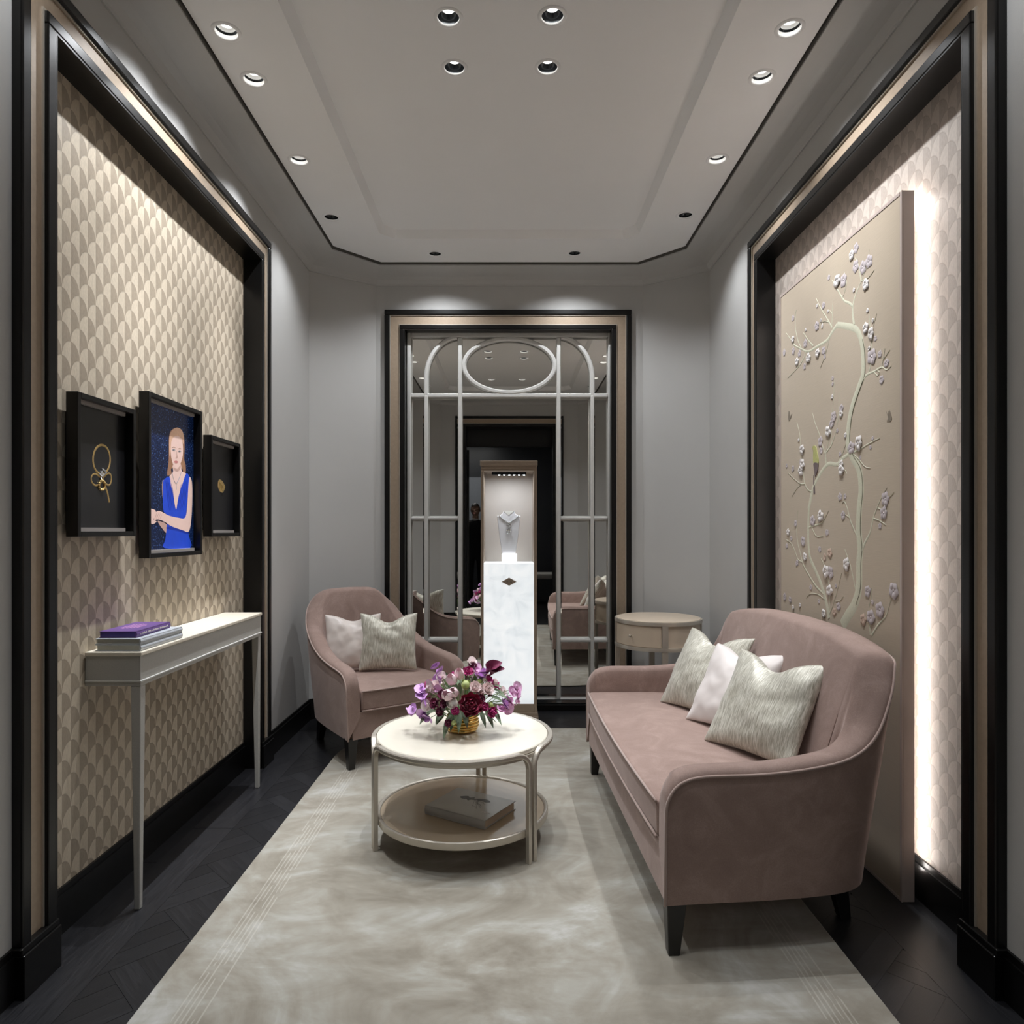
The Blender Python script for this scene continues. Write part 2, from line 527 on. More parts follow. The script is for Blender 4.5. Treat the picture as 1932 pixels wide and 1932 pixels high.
def add_tube(bm, pts, r, seg=8, closed=False, sec=None, cap=True):
    """tube along pts. r number or list. sec: optional list of (u,v) section points (scaled by r)"""
    pts = [Vector(p) for p in pts]
    n = len(pts)
    rs = r if isinstance(r, (list, tuple)) else [r] * n
    rings = []
    prev_n = None
    for i in range(n):
        if closed:
            t = pts[(i + 1) % n] - pts[i - 1]
        elif i == 0:
            t = pts[1] - pts[0]
        elif i == n - 1:
            t = pts[-1] - pts[-2]
        else:
            t = pts[i + 1] - pts[i - 1]
        t.normalize()
        if prev_n is None:
            up = Vector((0, 0, 1)) if abs(t.z) < 0.9 else Vector((1, 0, 0))
            nn = (up - t * up.dot(t)).normalized()
        else:
            nn = prev_n - t * prev_n.dot(t)
            if nn.length < 1e-6:
                nn = prev_n
            nn.normalize()
        prev_n = nn
        bb = t.cross(nn)
        ring = []
        if sec is None:
            for k in range(seg):
                a = 2 * PI * k / seg
                ring.append(bm.verts.new(pts[i] + (nn * math.cos(a) + bb * math.sin(a)) * rs[i]))
        else:
            for (u, v) in sec:
                ring.append(bm.verts.new(pts[i] + (nn * u + bb * v) * rs[i]))
        rings.append(ring)
    m = len(rings[0])
    for i in range(n if closed else n - 1):
        a, b = rings[i], rings[(i + 1) % n]
        for k in range(m):
            bm.faces.new((a[k], a[(k + 1) % m], b[(k + 1) % m], b[k]))
    if cap and not closed:
        bm.faces.new(rings[0][::-1])
        bm.faces.new(rings[-1])

def add_lathe(bm, prof, seg=32, cx=0.0, cy=0.0, a0=0.0, a1=2 * PI, cap=False):
    full = abs(a1 - a0 - 2 * PI) < 1e-6
    n = seg if full else seg + 1
    rings = []
    for (r, z) in prof:
        if r < 1e-7:
            rings.append([bm.verts.new((cx, cy, z))])
        else:
            rings.append([bm.verts.new((cx + r * math.cos(a0 + (a1 - a0) * k / seg), cy + r * math.sin(a0 + (a1 - a0) * k / seg), z)) for k in range(n)])
    for i in range(len(rings) - 1):
        a, b = rings[i], rings[i + 1]
        for k in range(seg if full else seg):
            k2 = (k + 1) % n if full else k + 1
            if len(a) == 1 and len(b) == 1:
                continue
            if len(a) == 1:
                bm.faces.new((a[0], b[k2], b[k]))
            elif len(b) == 1:
                bm.faces.new((a[k], a[k2], b[0]))
            else:
                bm.faces.new((a[k], a[k2], b[k2], b[k]))

def cr(p0, p1, p2, p3, t):
    """Catmull-Rom on tuples"""
    return tuple(0.5 * ((2 * b) + (-a + c) * t + (2 * a - 5 * b + 4 * c - d) * t * t + (-a + 3 * b - 3 * c + d) * t ** 3)
                 for a, b, c, d in zip(p0, p1, p2, p3))

def spline(pts, sub=6, closed=False):
    pts = [tuple(p) for p in pts]
    n = len(pts)
    out = []
    if closed:
        for i in range(n):
            for k in range(sub):
                out.append(cr(pts[i - 1], pts[i], pts[(i + 1) % n], pts[(i + 2) % n], k / sub))
        return out
    ext = [tuple(2 * a - b for a, b in zip(pts[0], pts[1]))] + pts + [tuple(2 * a - b for a, b in zip(pts[-1], pts[-2]))]
    for i in range(n - 1):
        for k in range(sub):
            out.append(cr(ext[i], ext[i + 1], ext[i + 2], ext[i + 3], k / sub))
    out.append(pts[-1])
    return out

def add_ribbon(bm, pts, widths, place, thick=0.002):
    """flat raised ribbon; pts in 2D; place(u,v,h)->3D with h = height off the plane"""
    n = len(pts)
    rows = []
    for i in range(n):
        a = Vector(pts[max(i - 1, 0)]); b = Vector(pts[min(i + 1, n - 1)])
        t = (b - a)
        if t.length < 1e-9:
            t = Vector((1, 0))
        t.normalize()
        nn = Vector((-t.y, t.x))
        w = widths[i] / 2
        p = Vector(pts[i])
        l, c, r = p + nn * w, p, p - nn * w
        rows.append([bm.verts.new(place(l.x, l.y, 0.0)), bm.verts.new(place(c.x, c.y, thick)), bm.verts.new(place(r.x, r.y, 0.0))])
    for i in range(n - 1):
        for k in range(2):
            bm.faces.new((rows[i][k], rows[i][k + 1], rows[i + 1][k + 1], rows[i + 1][k]))

def text_mesh(body, size, extrude=0.0006, align='CENTER'):
    cu = bpy.data.curves.new('lettering', 'FONT')
    cu.body = body
    cu.size = size
    cu.extrude = extrude
    cu.align_x = align
    cu.align_y = 'CENTER'
    cu.resolution_u = 3
    tmp = bpy.data.objects.new('lettering_tmp', cu)
    C.objects.link(tmp)
    dg = bpy.context.evaluated_depsgraph_get()
    me = bpy.data.meshes.new_from_object(tmp.evaluated_get(dg))
    bpy.data.objects.remove(tmp, do_unlink=True)
    return me

def face_with_holes(bm, outer, holes, z):
    edges = []
    for loop in [outer] + holes:
        vs_ = [bm.verts.new((p[0], p[1], z)) for p in loop]
        for i in range(len(vs_)):
            edges.append(bm.edges.new((vs_[i], vs_[(i + 1) % len(vs_)])))
    bmesh.ops.triangle_fill(bm, use_beauty=True, use_dissolve=False, edges=edges)

def circle(cx, cy, r, n=24):
    return [(cx + r * math.cos(2 * PI * k / n), cy + r * math.sin(2 * PI * k / n)) for k in range(n)]

# a point of a plane X = const seen at a photo position (used to transfer drawn artwork onto its panel)
def on_side(px, py, X):
    Y = 1300.0 * X / (px - 961.0)
    return Y, 1.25 - (py - 1002.0) / 1300.0 * Y

# ------------------------------------------------------------------ room dimensions
XW = 1.33          # side wall face
XT = 1.30          # face of the frames round the niches
XN = 1.40          # back of the niches
YB = 4.85          # end wall
YE = 0.42          # entrance wall
ZC = 3.06          # ceiling
ZT = 3.105         # raised tray
NY0, NY1, NZ = 1.98, 3.63, 2.685      # niche opening
CH = [(-XW, 4.574), (-0.940, YB)]     # chamfered corner at the end

# ================================================================== FLOOR
def clip_poly(poly, fn):
    out = []
    for i in range(len(poly)):
        a, b = poly[i - 1], poly[i]
        da, db = fn(a), fn(b)
        if (da >= 0) != (db >= 0):
            t = da / (da - db)
            out.append((a[0] + (b[0] - a[0]) * t, a[1] + (b[1] - a[1]) * t))
        if db >= 0:
            out.append(b)
    return out

floor = struct(box('floor', -2.6, 2.6, -3.6, 5.2, -0.12, -0.012, 'joint'))
def plank(poly, ang, parent=floor):
    if len(poly) < 3:
        return
    ar = 0.5 * sum(poly[i - 1][0] * poly[i][1] - poly[i][0] * poly[i - 1][1] for i in range(len(poly)))
    if abs(ar) < 0.0006:
        return
    cx = sum(p[0] for p in poly) / len(poly)
    cy = sum(p[1] for p in poly) / len(poly)
    ca, sa = math.cos(-ang), math.sin(-ang)
    loc = []
    for p in poly:
        dx, dy = p[0] - cx, p[1] - cy
        d = math.hypot(dx, dy)
        k = max(0.0, 1 - 0.0011 / max(d, 1e-4))
        dx, dy = dx * k, dy * k
        loc.append((dx * ca - dy * sa, dx * sa + dy * ca))
    bm = bmesh.new()
    add_prism(bm, loc, -0.012, 0.0)
    o = obj('floor_plank', bm, 'plank', parent, loc=(cx, cy, 0), rot=(0, 0, ang))
    return o

s2 = math.sqrt(2)
PW = 0.0742
W3, PL = 3 * PW, 0.52
A0, B0 = 1.0232 - PL, 2.409
XB0, XB1, YF = -1.162, 1.18, 4.60
def ab2xy(a, b):
    return ((a - b) / s2, (a + b) / s2)
def inside_rug(p):
    x, y = p[0] - 0.01, p[1] - 2.54
    qx, qy = abs(x) - (0.975 - 0.55), abs(y) - (1.80 - 0.55)
    d = math.hypot(max(qx, 0), max(qy, 0)) + min(max(qx, qy), 0) - 0.55
    return d < -0.02
for m_ in range(-5, 6):
    for k in range(-16, 17):
        for orient in (0, 1):
            for j in range(3):
                if orient == 0:
                    a0 = A0 + k * W3 + m_ * PL
                    b0 = B0 + k * W3 - m_ * PL
                    r = (a0, a0 + PL, b0 + j * PW, b0 + (j + 1) * PW)
                else:
                    a0 = A0 + (k - 1) * W3 + m_ * PL
                    b0 = B0 + k * W3 - m_ * PL
                    r = (a0 + j * PW, a0 + (j + 1) * PW, b0, b0 + PL)
                poly = [ab2xy(r[0], r[2]), ab2xy(r[1], r[2]), ab2xy(r[1], r[3]), ab2xy(r[0], r[3])]
                for fn in (lambda p: p[0] - XB0, lambda p: XB1 - p[0], lambda p: YF - p[1], lambda p: p[1] - 0.95):
                    poly = clip_poly(poly, fn) if poly else poly
                if len(poly) < 3 or all(inside_rug(p) for p in poly):
                    continue
                plank(poly, PI / 4 if orient == 0 else 3 * PI / 4)
# border boards along the walls
for (xa, xb, ys) in ((-1.331, XB0, (0.42, 1.5, 2.9, 4.3, 4.85)), (-1.46, -1.331, (0.42, 1.2, 2.6, 4.0, 4.85)),
                     (XB1, 1.346, (0.42, 1.35, 2.75, 4.2, 4.85)), (1.346, 1.46, (0.42, 1.1, 2.5, 3.9, 4.85))):
    for ya, yb in zip(ys[:-1], ys[1:]):
        plank([(xa, ya), (xb, ya), (xb, yb), (xa, yb)], PI / 2)
for (ya, yb, xs) in ((YF, 4.73, (XB0, -0.2, XB1)), (4.73, 4.85, (XB0, 0.3, XB1)), (0.42, 0.68, (XB0, 0.1, XB1)), (0.68, 0.95, (XB0, -0.3, XB1))):
    for xa, xb in zip(xs[:-1], xs[1:]):
        plank([(xa, ya), (xb, ya), (xb, yb), (xa, yb)], 0)
shop_floor = box('shop_floor_slab', -2.6, 2.6, -3.6, 0.42, -0.012, -0.001, 'plank', floor)

# ================================================================== WALLS
def wall_side(name, s, paper):
    T = 0.16
    bm = bmesh.new()
    xa, xb = sorted((s * XW, s * (XW + T)))
    add_box(bm, xa, xb, 0.74, NY0, 0, 3.2)
    add_box(bm, xa, xb, NY1, 4.62, 0, 3.2)
    add_box(bm, xa, xb, NY0, NY1, NZ, 3.2)
    w = struct(obj(name, bm, 'wall'))
    xa, xb = sorted((s * XN, s * (XN + 0.03)))
    box('wallpaper_panel', xa, xb, NY0 - 0.002, NY1 + 0.002, 0.0, NZ + 0.002, paper, w)
    return w
wl = wall_side('wall_left', -1, 'paper_left')
wr = wall_side('wall_right', 1, 'paper_right')

def wall_strip(bm, a, b, t=0.14):
    d = Vector((b[0] - a[0], b[1] - a[1])).normalized()
    n = Vector((-d.y, d.x))
    add_prism(bm, [a, b, (b[0] + n.x * t, b[1] + n.y * t), (a[0] + n.x * t, a[1] + n.y * t)], 0, 3.2)

# end wall with its recess for the mirror
MX0, MX1, MZ1 = -0.738, 0.720, 2.665
bm = bmesh.new()
add_box(bm, -1.0, MX0, YB, YB + 0.16, 0, 3.2)
add_box(bm, MX1, 1.0, YB, YB + 0.16, 0, 3.2)
add_box(bm, MX0, MX1, YB, YB + 0.16, MZ1, 3.2)
add_box(bm, MX0 - 0.1, MX1 + 0.1, YB + 0.10, YB + 0.2, 0, 3.2)
wb = struct(obj('wall_back', bm, 'wall'))
for s in (-1, 1):
    bm = bmesh.new()
    if s < 0:
        wall_strip(bm, CH[0], CH[1])
    else:
        wall_strip(bm, (-CH[1][0], CH[1][1]), (-CH[0][0], CH[0][1]))
    struct(obj('wall_corner_' + ('left' if s < 0 else 'right'), bm, 'wall'))
    bm = bmesh.new()
    if s < 0:
        wall_strip(bm, (-0.94, YE), (-XW, 0.80))
    else:
        wall_strip(bm, (XW, 0.80), (0.94, YE))
    struct(obj('wall_entrance_corner_' + ('left' if s < 0 else 'right'), bm, 'wall'))
# entrance wall around the doorway
DX, DZ = 0.60, 2.685
bm = bmesh.new()
add_box(bm, -1.1, -DX, YE - 0.16, YE, 0, 3.2)
add_box(bm, DX, 1.1, YE - 0.16, YE, 0, 3.2)
add_box(bm, -DX, DX, YE - 0.16, YE, DZ, 3.2)
we = struct(obj('wall_front', bm, 'wall'))
box('air_slot', -0.66, 0.62, YE - 0.002, YE + 0.006, 2.985, 3.02, 'black', we)

# ------------------------------------------------------------------ framed openings
def trim(name, place, u0, u1, zt, wi=0.036, wb_=0.066, wo=0.038, rev=0.10, reveal=True, blocks=True):
    """U-shaped three-part surround. place(u,z,d): d = distance into the room from the wall face"""
    root = None
    def U(part, a0, a1, d0, d1, mat, bev=0.0):
        # ring from offset a0 to a1 outside the opening
        nonlocal root
        bm = bmesh.new()
        zs = 0.0
        for (ua, ub, za, zb) in ((u0 - a1, u0 - a0, zs, zt + a0), (u1 + a0, u1 + a1, zs, zt + a0), (u0 - a1, u1 + a1, zt + a0, zt + a1)):
            vs_ = []
            for z in (za, zb):
                for (u, d) in ((ua, d0), (ub, d0), (ub, d1), (ua, d1)):
                    vs_.append(bm.verts.new(place(u, z, d)))
            for f in ((0, 3, 2, 1), (4, 5, 6, 7), (0, 1, 5, 4), (1, 2, 6, 5), (2, 3, 7, 6), (3, 0, 4, 7)):
                bm.faces.new([vs_[i] for i in f])
        o = obj(part, bm, mat, root)
        if bev:
            bevel_mod(o, bev, 2)
        return o
    b = wi + wb_
    root = struct(U(name, 0, wi, -0.003, 0.030, 'black', 0.004))
    U('outer_moulding', b, b + wo, -0.003, 0.030, 'black', 0.006)
    U('linen_band', wi, b, -0.003, 0.014, 'band')
    U('inner_fillet', wi, wi + 0.006, -0.003, 0.019, 'champ')
    U('outer_fillet', b - 0.006, b, -0.003, 0.021, 'champ')
    if reveal:
        U('reveal_lining', -0.006, 0.0, -(rev - 0.03), 0.028, 'black')
    if blocks:
        for (ua, ub) in ((u0 - b - wo - 0.008, u0 + 0.006), (u1 - 0.006, u1 + b + wo + 0.008)):
            for (z0, z1, d1) in ((0.0, 0.118, 0.041), (0.118, 0.136, 0.035)):
                bm = bmesh.new()
                vs_ = []
                for z in (z0, z1):
                    for (u, d) in ((ua, -0.002), (ub, -0.002), (ub, d1), (ua, d1)):
                        vs_.append(bm.verts.new(place(u, z, d)))
                for f in ((0, 3, 2, 1), (4, 5, 6, 7), (0, 1, 5, 4), (1, 2, 6, 5), (2, 3, 7, 6), (3, 0, 4, 7)):
                    bm.faces.new([vs_[i] for i in f])
                bevel_mod(obj('base_block' if z0 == 0 else 'base_cap', bm, 'black', root), 0.003)
    return root

trim('trim_1', lambda u, z, d: (-XW + d, u, z), NY0, NY1, NZ)
trim('trim_2', lambda u, z, d: (XW - d, u, z), NY0, NY1, NZ)
trim('trim_3', lambda u, z, d: (u, YB - d, z), MX0, MX1, MZ1, wi=0.030, wb_=0.070, wo=0.037, rev=0.098)
trim('trim_4', lambda u, z, d: (u, YE + d, z), -DX, DX, DZ, rev=0.17)

def baseboard(name, pts, h=0.135, t=0.014):
    """run of skirting along pts; room lies to the right of the direction of travel"""
    root = None
    for (z0, z1, tt) in ((0.0, h - 0.02, t), (h - 0.02, h, t * 0.55)):
        bm = bmesh.new()
        for a, b in zip(pts[:-1], pts[1:]):
            d = Vector((b[0] - a[0], b[1] - a[1])).normalized()
            n = Vector((d.y, -d.x)) * tt
            add_prism(bm, [a, b, (b[0] + n.x, b[1] + n.y), (a[0] + n.x, a[1] + n.y)], z0, z1)
        if root is None:
            root = struct(obj(name, bm, 'black'))
        else:
            obj('baseboard_cap', bm, 'black', root)
    return root
baseboard('baseboard_left', [(-XW, NY1 + 0.148), CH[0], CH[1], (MX0 - 0.145, YB)])
baseboard('baseboard_right', [(MX1 + 0.145, YB), (-CH[1][0], CH[1][1]), (-CH[0][0], CH[0][1]), (XW, NY1 + 0.148)])
baseboard('baseboard_near_left', [(-DX - 0.148, YE), (-0.94, YE), (-XW, 0.80), (-XW, NY0 - 0.148)])
baseboard('baseboard_near_right', [(XW, NY0 - 0.148), (XW, 0.80), (0.94, YE), (DX + 0.148, YE)])
baseboard('baseboard_niche_left', [(-XN, NY0), (-XN, NY1)], 0.140)
baseboard('baseboard_niche_right', [(XN, NY1), (XN, NY0)], 0.140)
# low plinth under the mirror
pl = struct(box('trim_5', -0.84, 0.84, 4.785, YB + 0.09, 0.0, 0.043, 'black', None, 0.004))
box('plinth_ledge', MX0 + 0.006, MX1 - 0.006, 4.80, YB + 0.09, 0.043, 0.052, 'housing_dark', pl)

# ================================================================== CEILING
XC = 1.128
CE = [(-XC, 4.384), (-0.871, 4.648), (0.871, 4.648), (XC, 4.384), (XC, 0.88), (0.871, 0.62), (-0.871, 0.62), (-XC, 0.88)]
def octo(x, y0, y1, c):
    return [(-x, y1 - c), (-x + c, y1), (x - c, y1), (x, y1 - c), (x, y0 + c), (x - c, y0), (-x + c, y0), (-x, y0 + c)]
TR_O = octo(0.79, 1.00, 4.268, 0.08)
TR_I = octo(0.762, 1.028, 4.240, 0.07)
OUT_L = [(-1.026, 2.498, 'L'), (-1.024, 2.762, 'L'), (-1.026, 3.361, 'L'), (-1.027, 3.975, 'D'),
         (1.010, 2.482, 'R'), (1.008, 2.749, 'R'), (1.012, 3.352, 'R'), (1.008, 3.948, 'D'),
         (-0.4845, 4.499, 'B'), (0.425, 4.49, 'B'), (-1.026, 1.72, 'L'), (1.010, 1.72, 'R'), (-1.026, 1.25, 'D'), (1.010, 1.25, 'D')]  # last four are unseen, added near the entrance for fill light
MID_L = [(-0.22, 2.489), (-0.22, 2.759), (0.155, 2.482), (0.153, 2.757), (-0.22, 1.45), (0.155, 1.45)]  # last pair is unseen, added towards the entrance to light the foreground
HR = 0.041
bm = bmesh.new()
inner_ce = [(p[0] * 0.991, 2.634 + (p[1] - 2.634) * 0.995) for p in CE]
face_with_holes(bm, inner_ce, [TR_O] + [circle(x, y, HR) for x, y, k in OUT_L], ZC)
# sloping side of the tray
a = [bm.verts.new((p[0], p[1], ZC)) for p in TR_O]
b = [bm.verts.new((p[0], p[1], ZT)) for p in TR_I]
for i in range(8):
    bm.faces.new((a[i], a[(i + 1) % 8], b[(i + 1) % 8], b[i]))
face_with_holes(bm, TR_I, [circle(x, y, HR) for x, y in MID_L], ZT)
# upturned edge of the panel at the shadow gap
a = [bm.verts.new((p[0], p[1], ZC)) for p in inner_ce]
b = [bm.verts.new((p[0], p[1], ZC + 0.05)) for p in inner_ce]
for i in range(8):
    bm.faces.new((a[i], b[i], b[(i + 1) % 8], a[(i + 1) % 8]))
ceil = struct(obj('ceiling', bm, 'ceil'))
box('ceiling_slab', -1.6, 1.6, 0.2, 5.1, 3.19, 3.3, 'ceil', ceil)
# cornice: shallow cove from wall to the shadow gap
WALLP = [(-XW, 4.574), (-0.940, YB), (0.940, YB), (XW, 4.574), (XW, 0.80), (0.94, YE), (-0.94, YE), (-XW, 0.80)]
bm = bmesh.new()
prof = [(0.0, 2.990), (0.03, 2.990), (0.034, 2.999), (0.10, 3.004), (0.30, 3.010), (0.5, 3.016), (0.72, 3.024), (0.90, 3.033), (1.0, 3.040), (1.0, 3.09), (0.97, 3.11)]
prof = [(0.0, 2.975), (0.035, 2.975), (0.045, 2.985), (0.07, 2.990)] + [(0.07 + 0.93 * (1 - math.cos(q * PI / 2)), 2.990 + 0.050 * math.sin(q * PI / 2)) for q in (0.25, 0.45, 0.6, 0.75, 0.88, 1.0)] + [(1.0, 3.10)]
rows = []
for (t, z) in prof:
    rows.append([bm.verts.new((w[0] + (c[0] - w[0]) * t, w[1] + (c[1] - w[1]) * t, z)) for w, c in zip(WALLP, CE)])
for i in range(len(rows) - 1):
    for k in range(8):
        bm.faces.new((rows[i][k], rows[i][(k + 1) % 8], rows[i + 1][(k + 1) % 8], rows[i + 1][k]))
corn = struct(obj('trim_6', bm, 'wall'))
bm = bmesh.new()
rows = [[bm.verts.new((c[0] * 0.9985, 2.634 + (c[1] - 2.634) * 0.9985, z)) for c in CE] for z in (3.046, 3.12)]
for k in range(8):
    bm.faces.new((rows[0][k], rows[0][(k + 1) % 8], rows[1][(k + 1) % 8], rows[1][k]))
obj('gap_shade_strip', bm, 'gap_shade', corn)  # grey strip puts the gap's shade into colour

# ------------------------------------------------------------------ downlights
def spot(name, loc, target, power, angle, blend, parent=None, col=LIGHT_COL, rad=0.011):
    d = bpy.data.lights.new(name, 'SPOT')
    d.energy = power
    d.color = col
    d.spot_size = math.radians(angle)
    d.spot_blend = blend
    d.shadow_soft_size = rad
    o = bpy.data.objects.new(name, d)
    C.objects.link(o)
    o.location = loc
    v = Vector(target) - Vector(loc)
    o.rotation_euler = v.to_track_quat('-Z', 'Y').to_euler()
    return o

ring_prof = [(HR - 0.0015, 0.004), (HR - 0.0015, -0.003), (HR + 0.002, -0.0045), (0.052, -0.003), (0.0535, 0.0)]
bm = bmesh.new(); add_lathe(bm, ring_prof, 32); me_ring = bpy.data.meshes.new('ring')
for f in bm.faces: f.smooth = True
bmesh.ops.recalc_face_normals(bm, faces=bm.faces[:]); bm.to_mesh(me_ring); bm.free(); me_ring.materials.append(M['ceil'])
def cup_mesh(name, mat, prof):
    bm = bmesh.new(); add_lathe(bm, prof, 32)
    for f in bm.faces: f.smooth = True
    me = bpy.data.meshes.new(name); bm.to_mesh(me); bm.free(); me.materials.append(M[mat]); return me
me_cup_d = cup_mesh('cup', 'housing_dark', [(HR - 0.001, 0.003), (0.040, 0.010), (0.036, 0.020), (0.030, 0.028), (0.022, 0.034), (0.02, 0.04)])
me_cup_w = cup_mesh('cup', 'housing_white', [(HR - 0.001, 0.003), (0.0405, 0.014), (0.039, 0.020), (0.034, 0.022), (0.033, 0.029), (0.028, 0.031), (0.026, 0.04)])
me_band = cup_mesh('band', 'housing_dark', [(0.0400, 0.0150), (0.0380, 0.0200), (0.0335, 0.0210)])
me_lens = cup_mesh('lens', 'lens', [(0.0, 0.028), (0.015, 0.0285), (0.022, 0.030)])
me_lens2 = cup_mesh('lens', 'lens_off', [(0.0, 0.032), (0.015, 0.0325), (0.021, 0.033)])
WHERE = {'L': 'bright downlight in the ceiling border above the left wall niche, {}',
         'R': 'bright downlight in the ceiling border above the right wall niche, {}'}
cnt = {'L': 0, 'R': 0}
ORD = {'L': ['nearest of three in view', 'middle of three in view', 'farthest of three in view', 'unseen one added by the entrance for fill'],
       'R': ['nearest of three in view', 'middle of three in view', 'farthest of three in view', 'unseen one added by the entrance for fill']}
def downlight(x, y, z, label, kind):
    t = thing('ceiling_downlight', label, 'downlight', (x, y, z), 0, 'recessed ceiling downlights')
    obj_me('trim_ring', me_ring, None, t)
    if kind in 'LR':
        obj_me('reflector', me_cup_w, None, t)
        obj_me('baffle', me_band, None, t)
        obj_me('lens', me_lens, None, t)
    else:
        obj_me('reflector', me_cup_d, None, t)
        obj_me('lens', me_lens if kind == 'M' else me_lens2, None, t)
    return t
for (x, y, k) in OUT_L:
    if k in 'LR':
        lab = WHERE[k].format(ORD[k][cnt[k]]); cnt[k] += 1
    elif k == 'D':
        side = 'left' if x < 0 else 'right'
        lab = ('dark-centred downlight near the far %s corner of the ceiling border' if y > 3 else 'unseen dark-centred downlight added for fill near the entrance %s corner of the ceiling border') % side
    else:
        lab = 'dark-centred downlight in the ceiling above the mirror, %s one' % ('left' if x < 0 else 'right')
    downlight(x, y, ZC, lab, k)
    if k == 'L':
        spot('downlight_beam', (x, y, ZC - 0.006), (-1.36, y, 1.25), P_LEFT * (1.0 if y > 2 else 0.35), 114, 0.9)
        if y > 2:
            spot('downlight_beam', (x, y, ZC - 0.006), (-1.35, y, 0.35), P_LEFT_SPOT, 46, 1.0)
    elif k == 'R':
        spot('downlight_beam', (x, y, ZC - 0.006), (1.27, y, 1.2), P_RIGHT * (1.0 if y > 2 else 0.35), 108, 0.9)
        if y > 2:
            spot('downlight_beam', (x, y, ZC - 0.006), (1.22, y, 0.6), P_RIGHT_SPOT, 46, 1.0)
    elif k == 'D':
        spot('downlight_beam', (x, y, ZC - 0.006), (x * 0.85, y - 0.1, 0.0) if y > 2 else (x * 0.2, y - 0.5, 0.0), P_CORNER * (1.0 if y > 2 else 1.3), 130 if y > 2 else 70, 0.9)
    else:
        spot('downlight_beam', (x, y, ZC - 0.006), (x * 0.95, y + 0.16, 0.8), P_BACKROW, 132, 1.0)
for i, (x, y) in enumerate(MID_L):
    lab = 'recessed downlight in the raised ceiling tray, %s of the %s pair' % ('left' if x < 0 else 'right', ['farther visible', 'nearer visible', 'unseen added fill'][2 if y < 2 else (1 if y < 2.6 else 0)])
    downlight(x, y, ZT, lab, 'M')
    tx = x * 0.6 - 0.03 if y > 2 else x
    spot('downlight_beam', (x, y, ZT - 0.006), (tx, y + 0.05, 0.0), P_CENTRE * (1.0 if y > 2 else 0.45), 50 if y > 2 else 90, 1.0)

# ================================================================== MIRROR SCREEN
YM = 4.935
def mx(px):
    return (px - 961.0) / 1300.0 * YM
def mz(py):
    return 1.25 - (py - 1002.0) / 1300.0 * YM
ms = thing('mirror_screen', 'tall mirrored screen with silver glazing bars, arched corners and an oval', 'mirror', (0, YM, 0))
FY0, FY1 = -0.040, -0.002     # bars relative to mirror plane
def bar(x0, x1, z0, z1, nm='glazing_bar', d=FY0):
    bm = bmesh.new()
    add_box(bm, x0, x1, d, FY1, z0, z1)
    return bevel_mod(obj(nm, bm, 'silver', ms), 0.006, 2)
xs = [(769, 776.5), (801.5, 809), (865, 872.5), (1049.5, 1057), (1113, 1120), (1146, 1153)]
zt_, zb_ = mz(630), 0.054
bar(mx(769), mx(776.5), zb_, zt_, 'stile'); bar(mx(1146), mx(1153), zb_, zt_, 'stile')
bar(mx(776.5), mx(1146), mz(639), zt_, 'top_rail'); bar(mx(776.5), mx(1146), zb_, mz(1317), 'bottom_rail')
for (a_, b_) in ((865, 872.5), (1049.5, 1057)):
    bar(mx(a_), mx(b_), mz(1317), mz(639))
for (a_, b_) in ((801.5, 809), (1113, 1120)):
    bar(mx(a_), mx(b_), mz(1317), mz(748))
for (a_, b_) in ((776.5, 865), (1057, 1146)):
    for (ya, yb) in ((975, 981), (1204, 1210.5)):
        bar(mx(a_), mx(b_), mz(yb), mz(ya), 'cross_bar', FY0 + 0.003)
bar(mx(776.5), mx(1146), mz(751.5), mz(744), 'cross_bar', FY0 + 0.003)
SEC = [(-0.016, -0.014), (0.016, -0.014), (0.016, 0.010), (0.008, 0.018), (-0.008, 0.018), (-0.016, 0.010)]
def arch_bar(nm, pts):
    bm = bmesh.new()
    n = len(pts)
    closed = (pts[0] - pts[-1]).length < 1e-6
    if closed:
        pts = pts[:-1]; n -= 1
    rings = []
    for i in range(n):
        if closed:
            t = pts[(i + 1) % n] - pts[i - 1]
        else:
            t = pts[min(i + 1, n - 1)] - pts[max(i - 1, 0)]
        t.normalize()
        nn = Vector((-t.z, 0, t.x))
        rings.append([bm.verts.new(pts[i] + nn * u + Vector((0, -0.021 - v, 0))) for u, v in SEC])
    for i in range(n if closed else n - 1):
        a, b = rings[i], rings[(i + 1) % n]
        for k in range(len(SEC)):
            bm.faces.new((a[k], a[(k + 1) % len(SEC)], b[(k + 1) % len(SEC)], b[k]))
    if not closed:
        bm.faces.new(rings[0]); bm.faces.new(rings[-1][::-1])
    o = obj(nm, bm, 'silver', ms)
    smooth_by(o, 30)
for s in (-1, 1):
    cx_, x_in = (mx(868), mx(805.2)) if s < 0 else (mx(1053.5), mx(1116.5))
    rx = abs(cx_ - x_in)
    zc0 = mz(716)
    rz = mz(638) - zc0
    pts = [Vector((x_in, 0, mz(748)))] + [Vector((cx_ + s * rx * math.cos(q * PI / 40), 0, zc0 + rz * math.sin(q * PI / 40))) for q in range(0, 20)]
    arch_bar('arched_bar', pts)
pts = [Vector((mx(961) + (mx(1046) - mx(961)) * math.cos(2 * PI * q / 64), 0, mz(691.5) + (mz(641) - mz(691.5)) * math.sin(2 * PI * q / 64))) for q in range(64)]
arch_bar('oval_bar', pts + [pts[0].copy()])
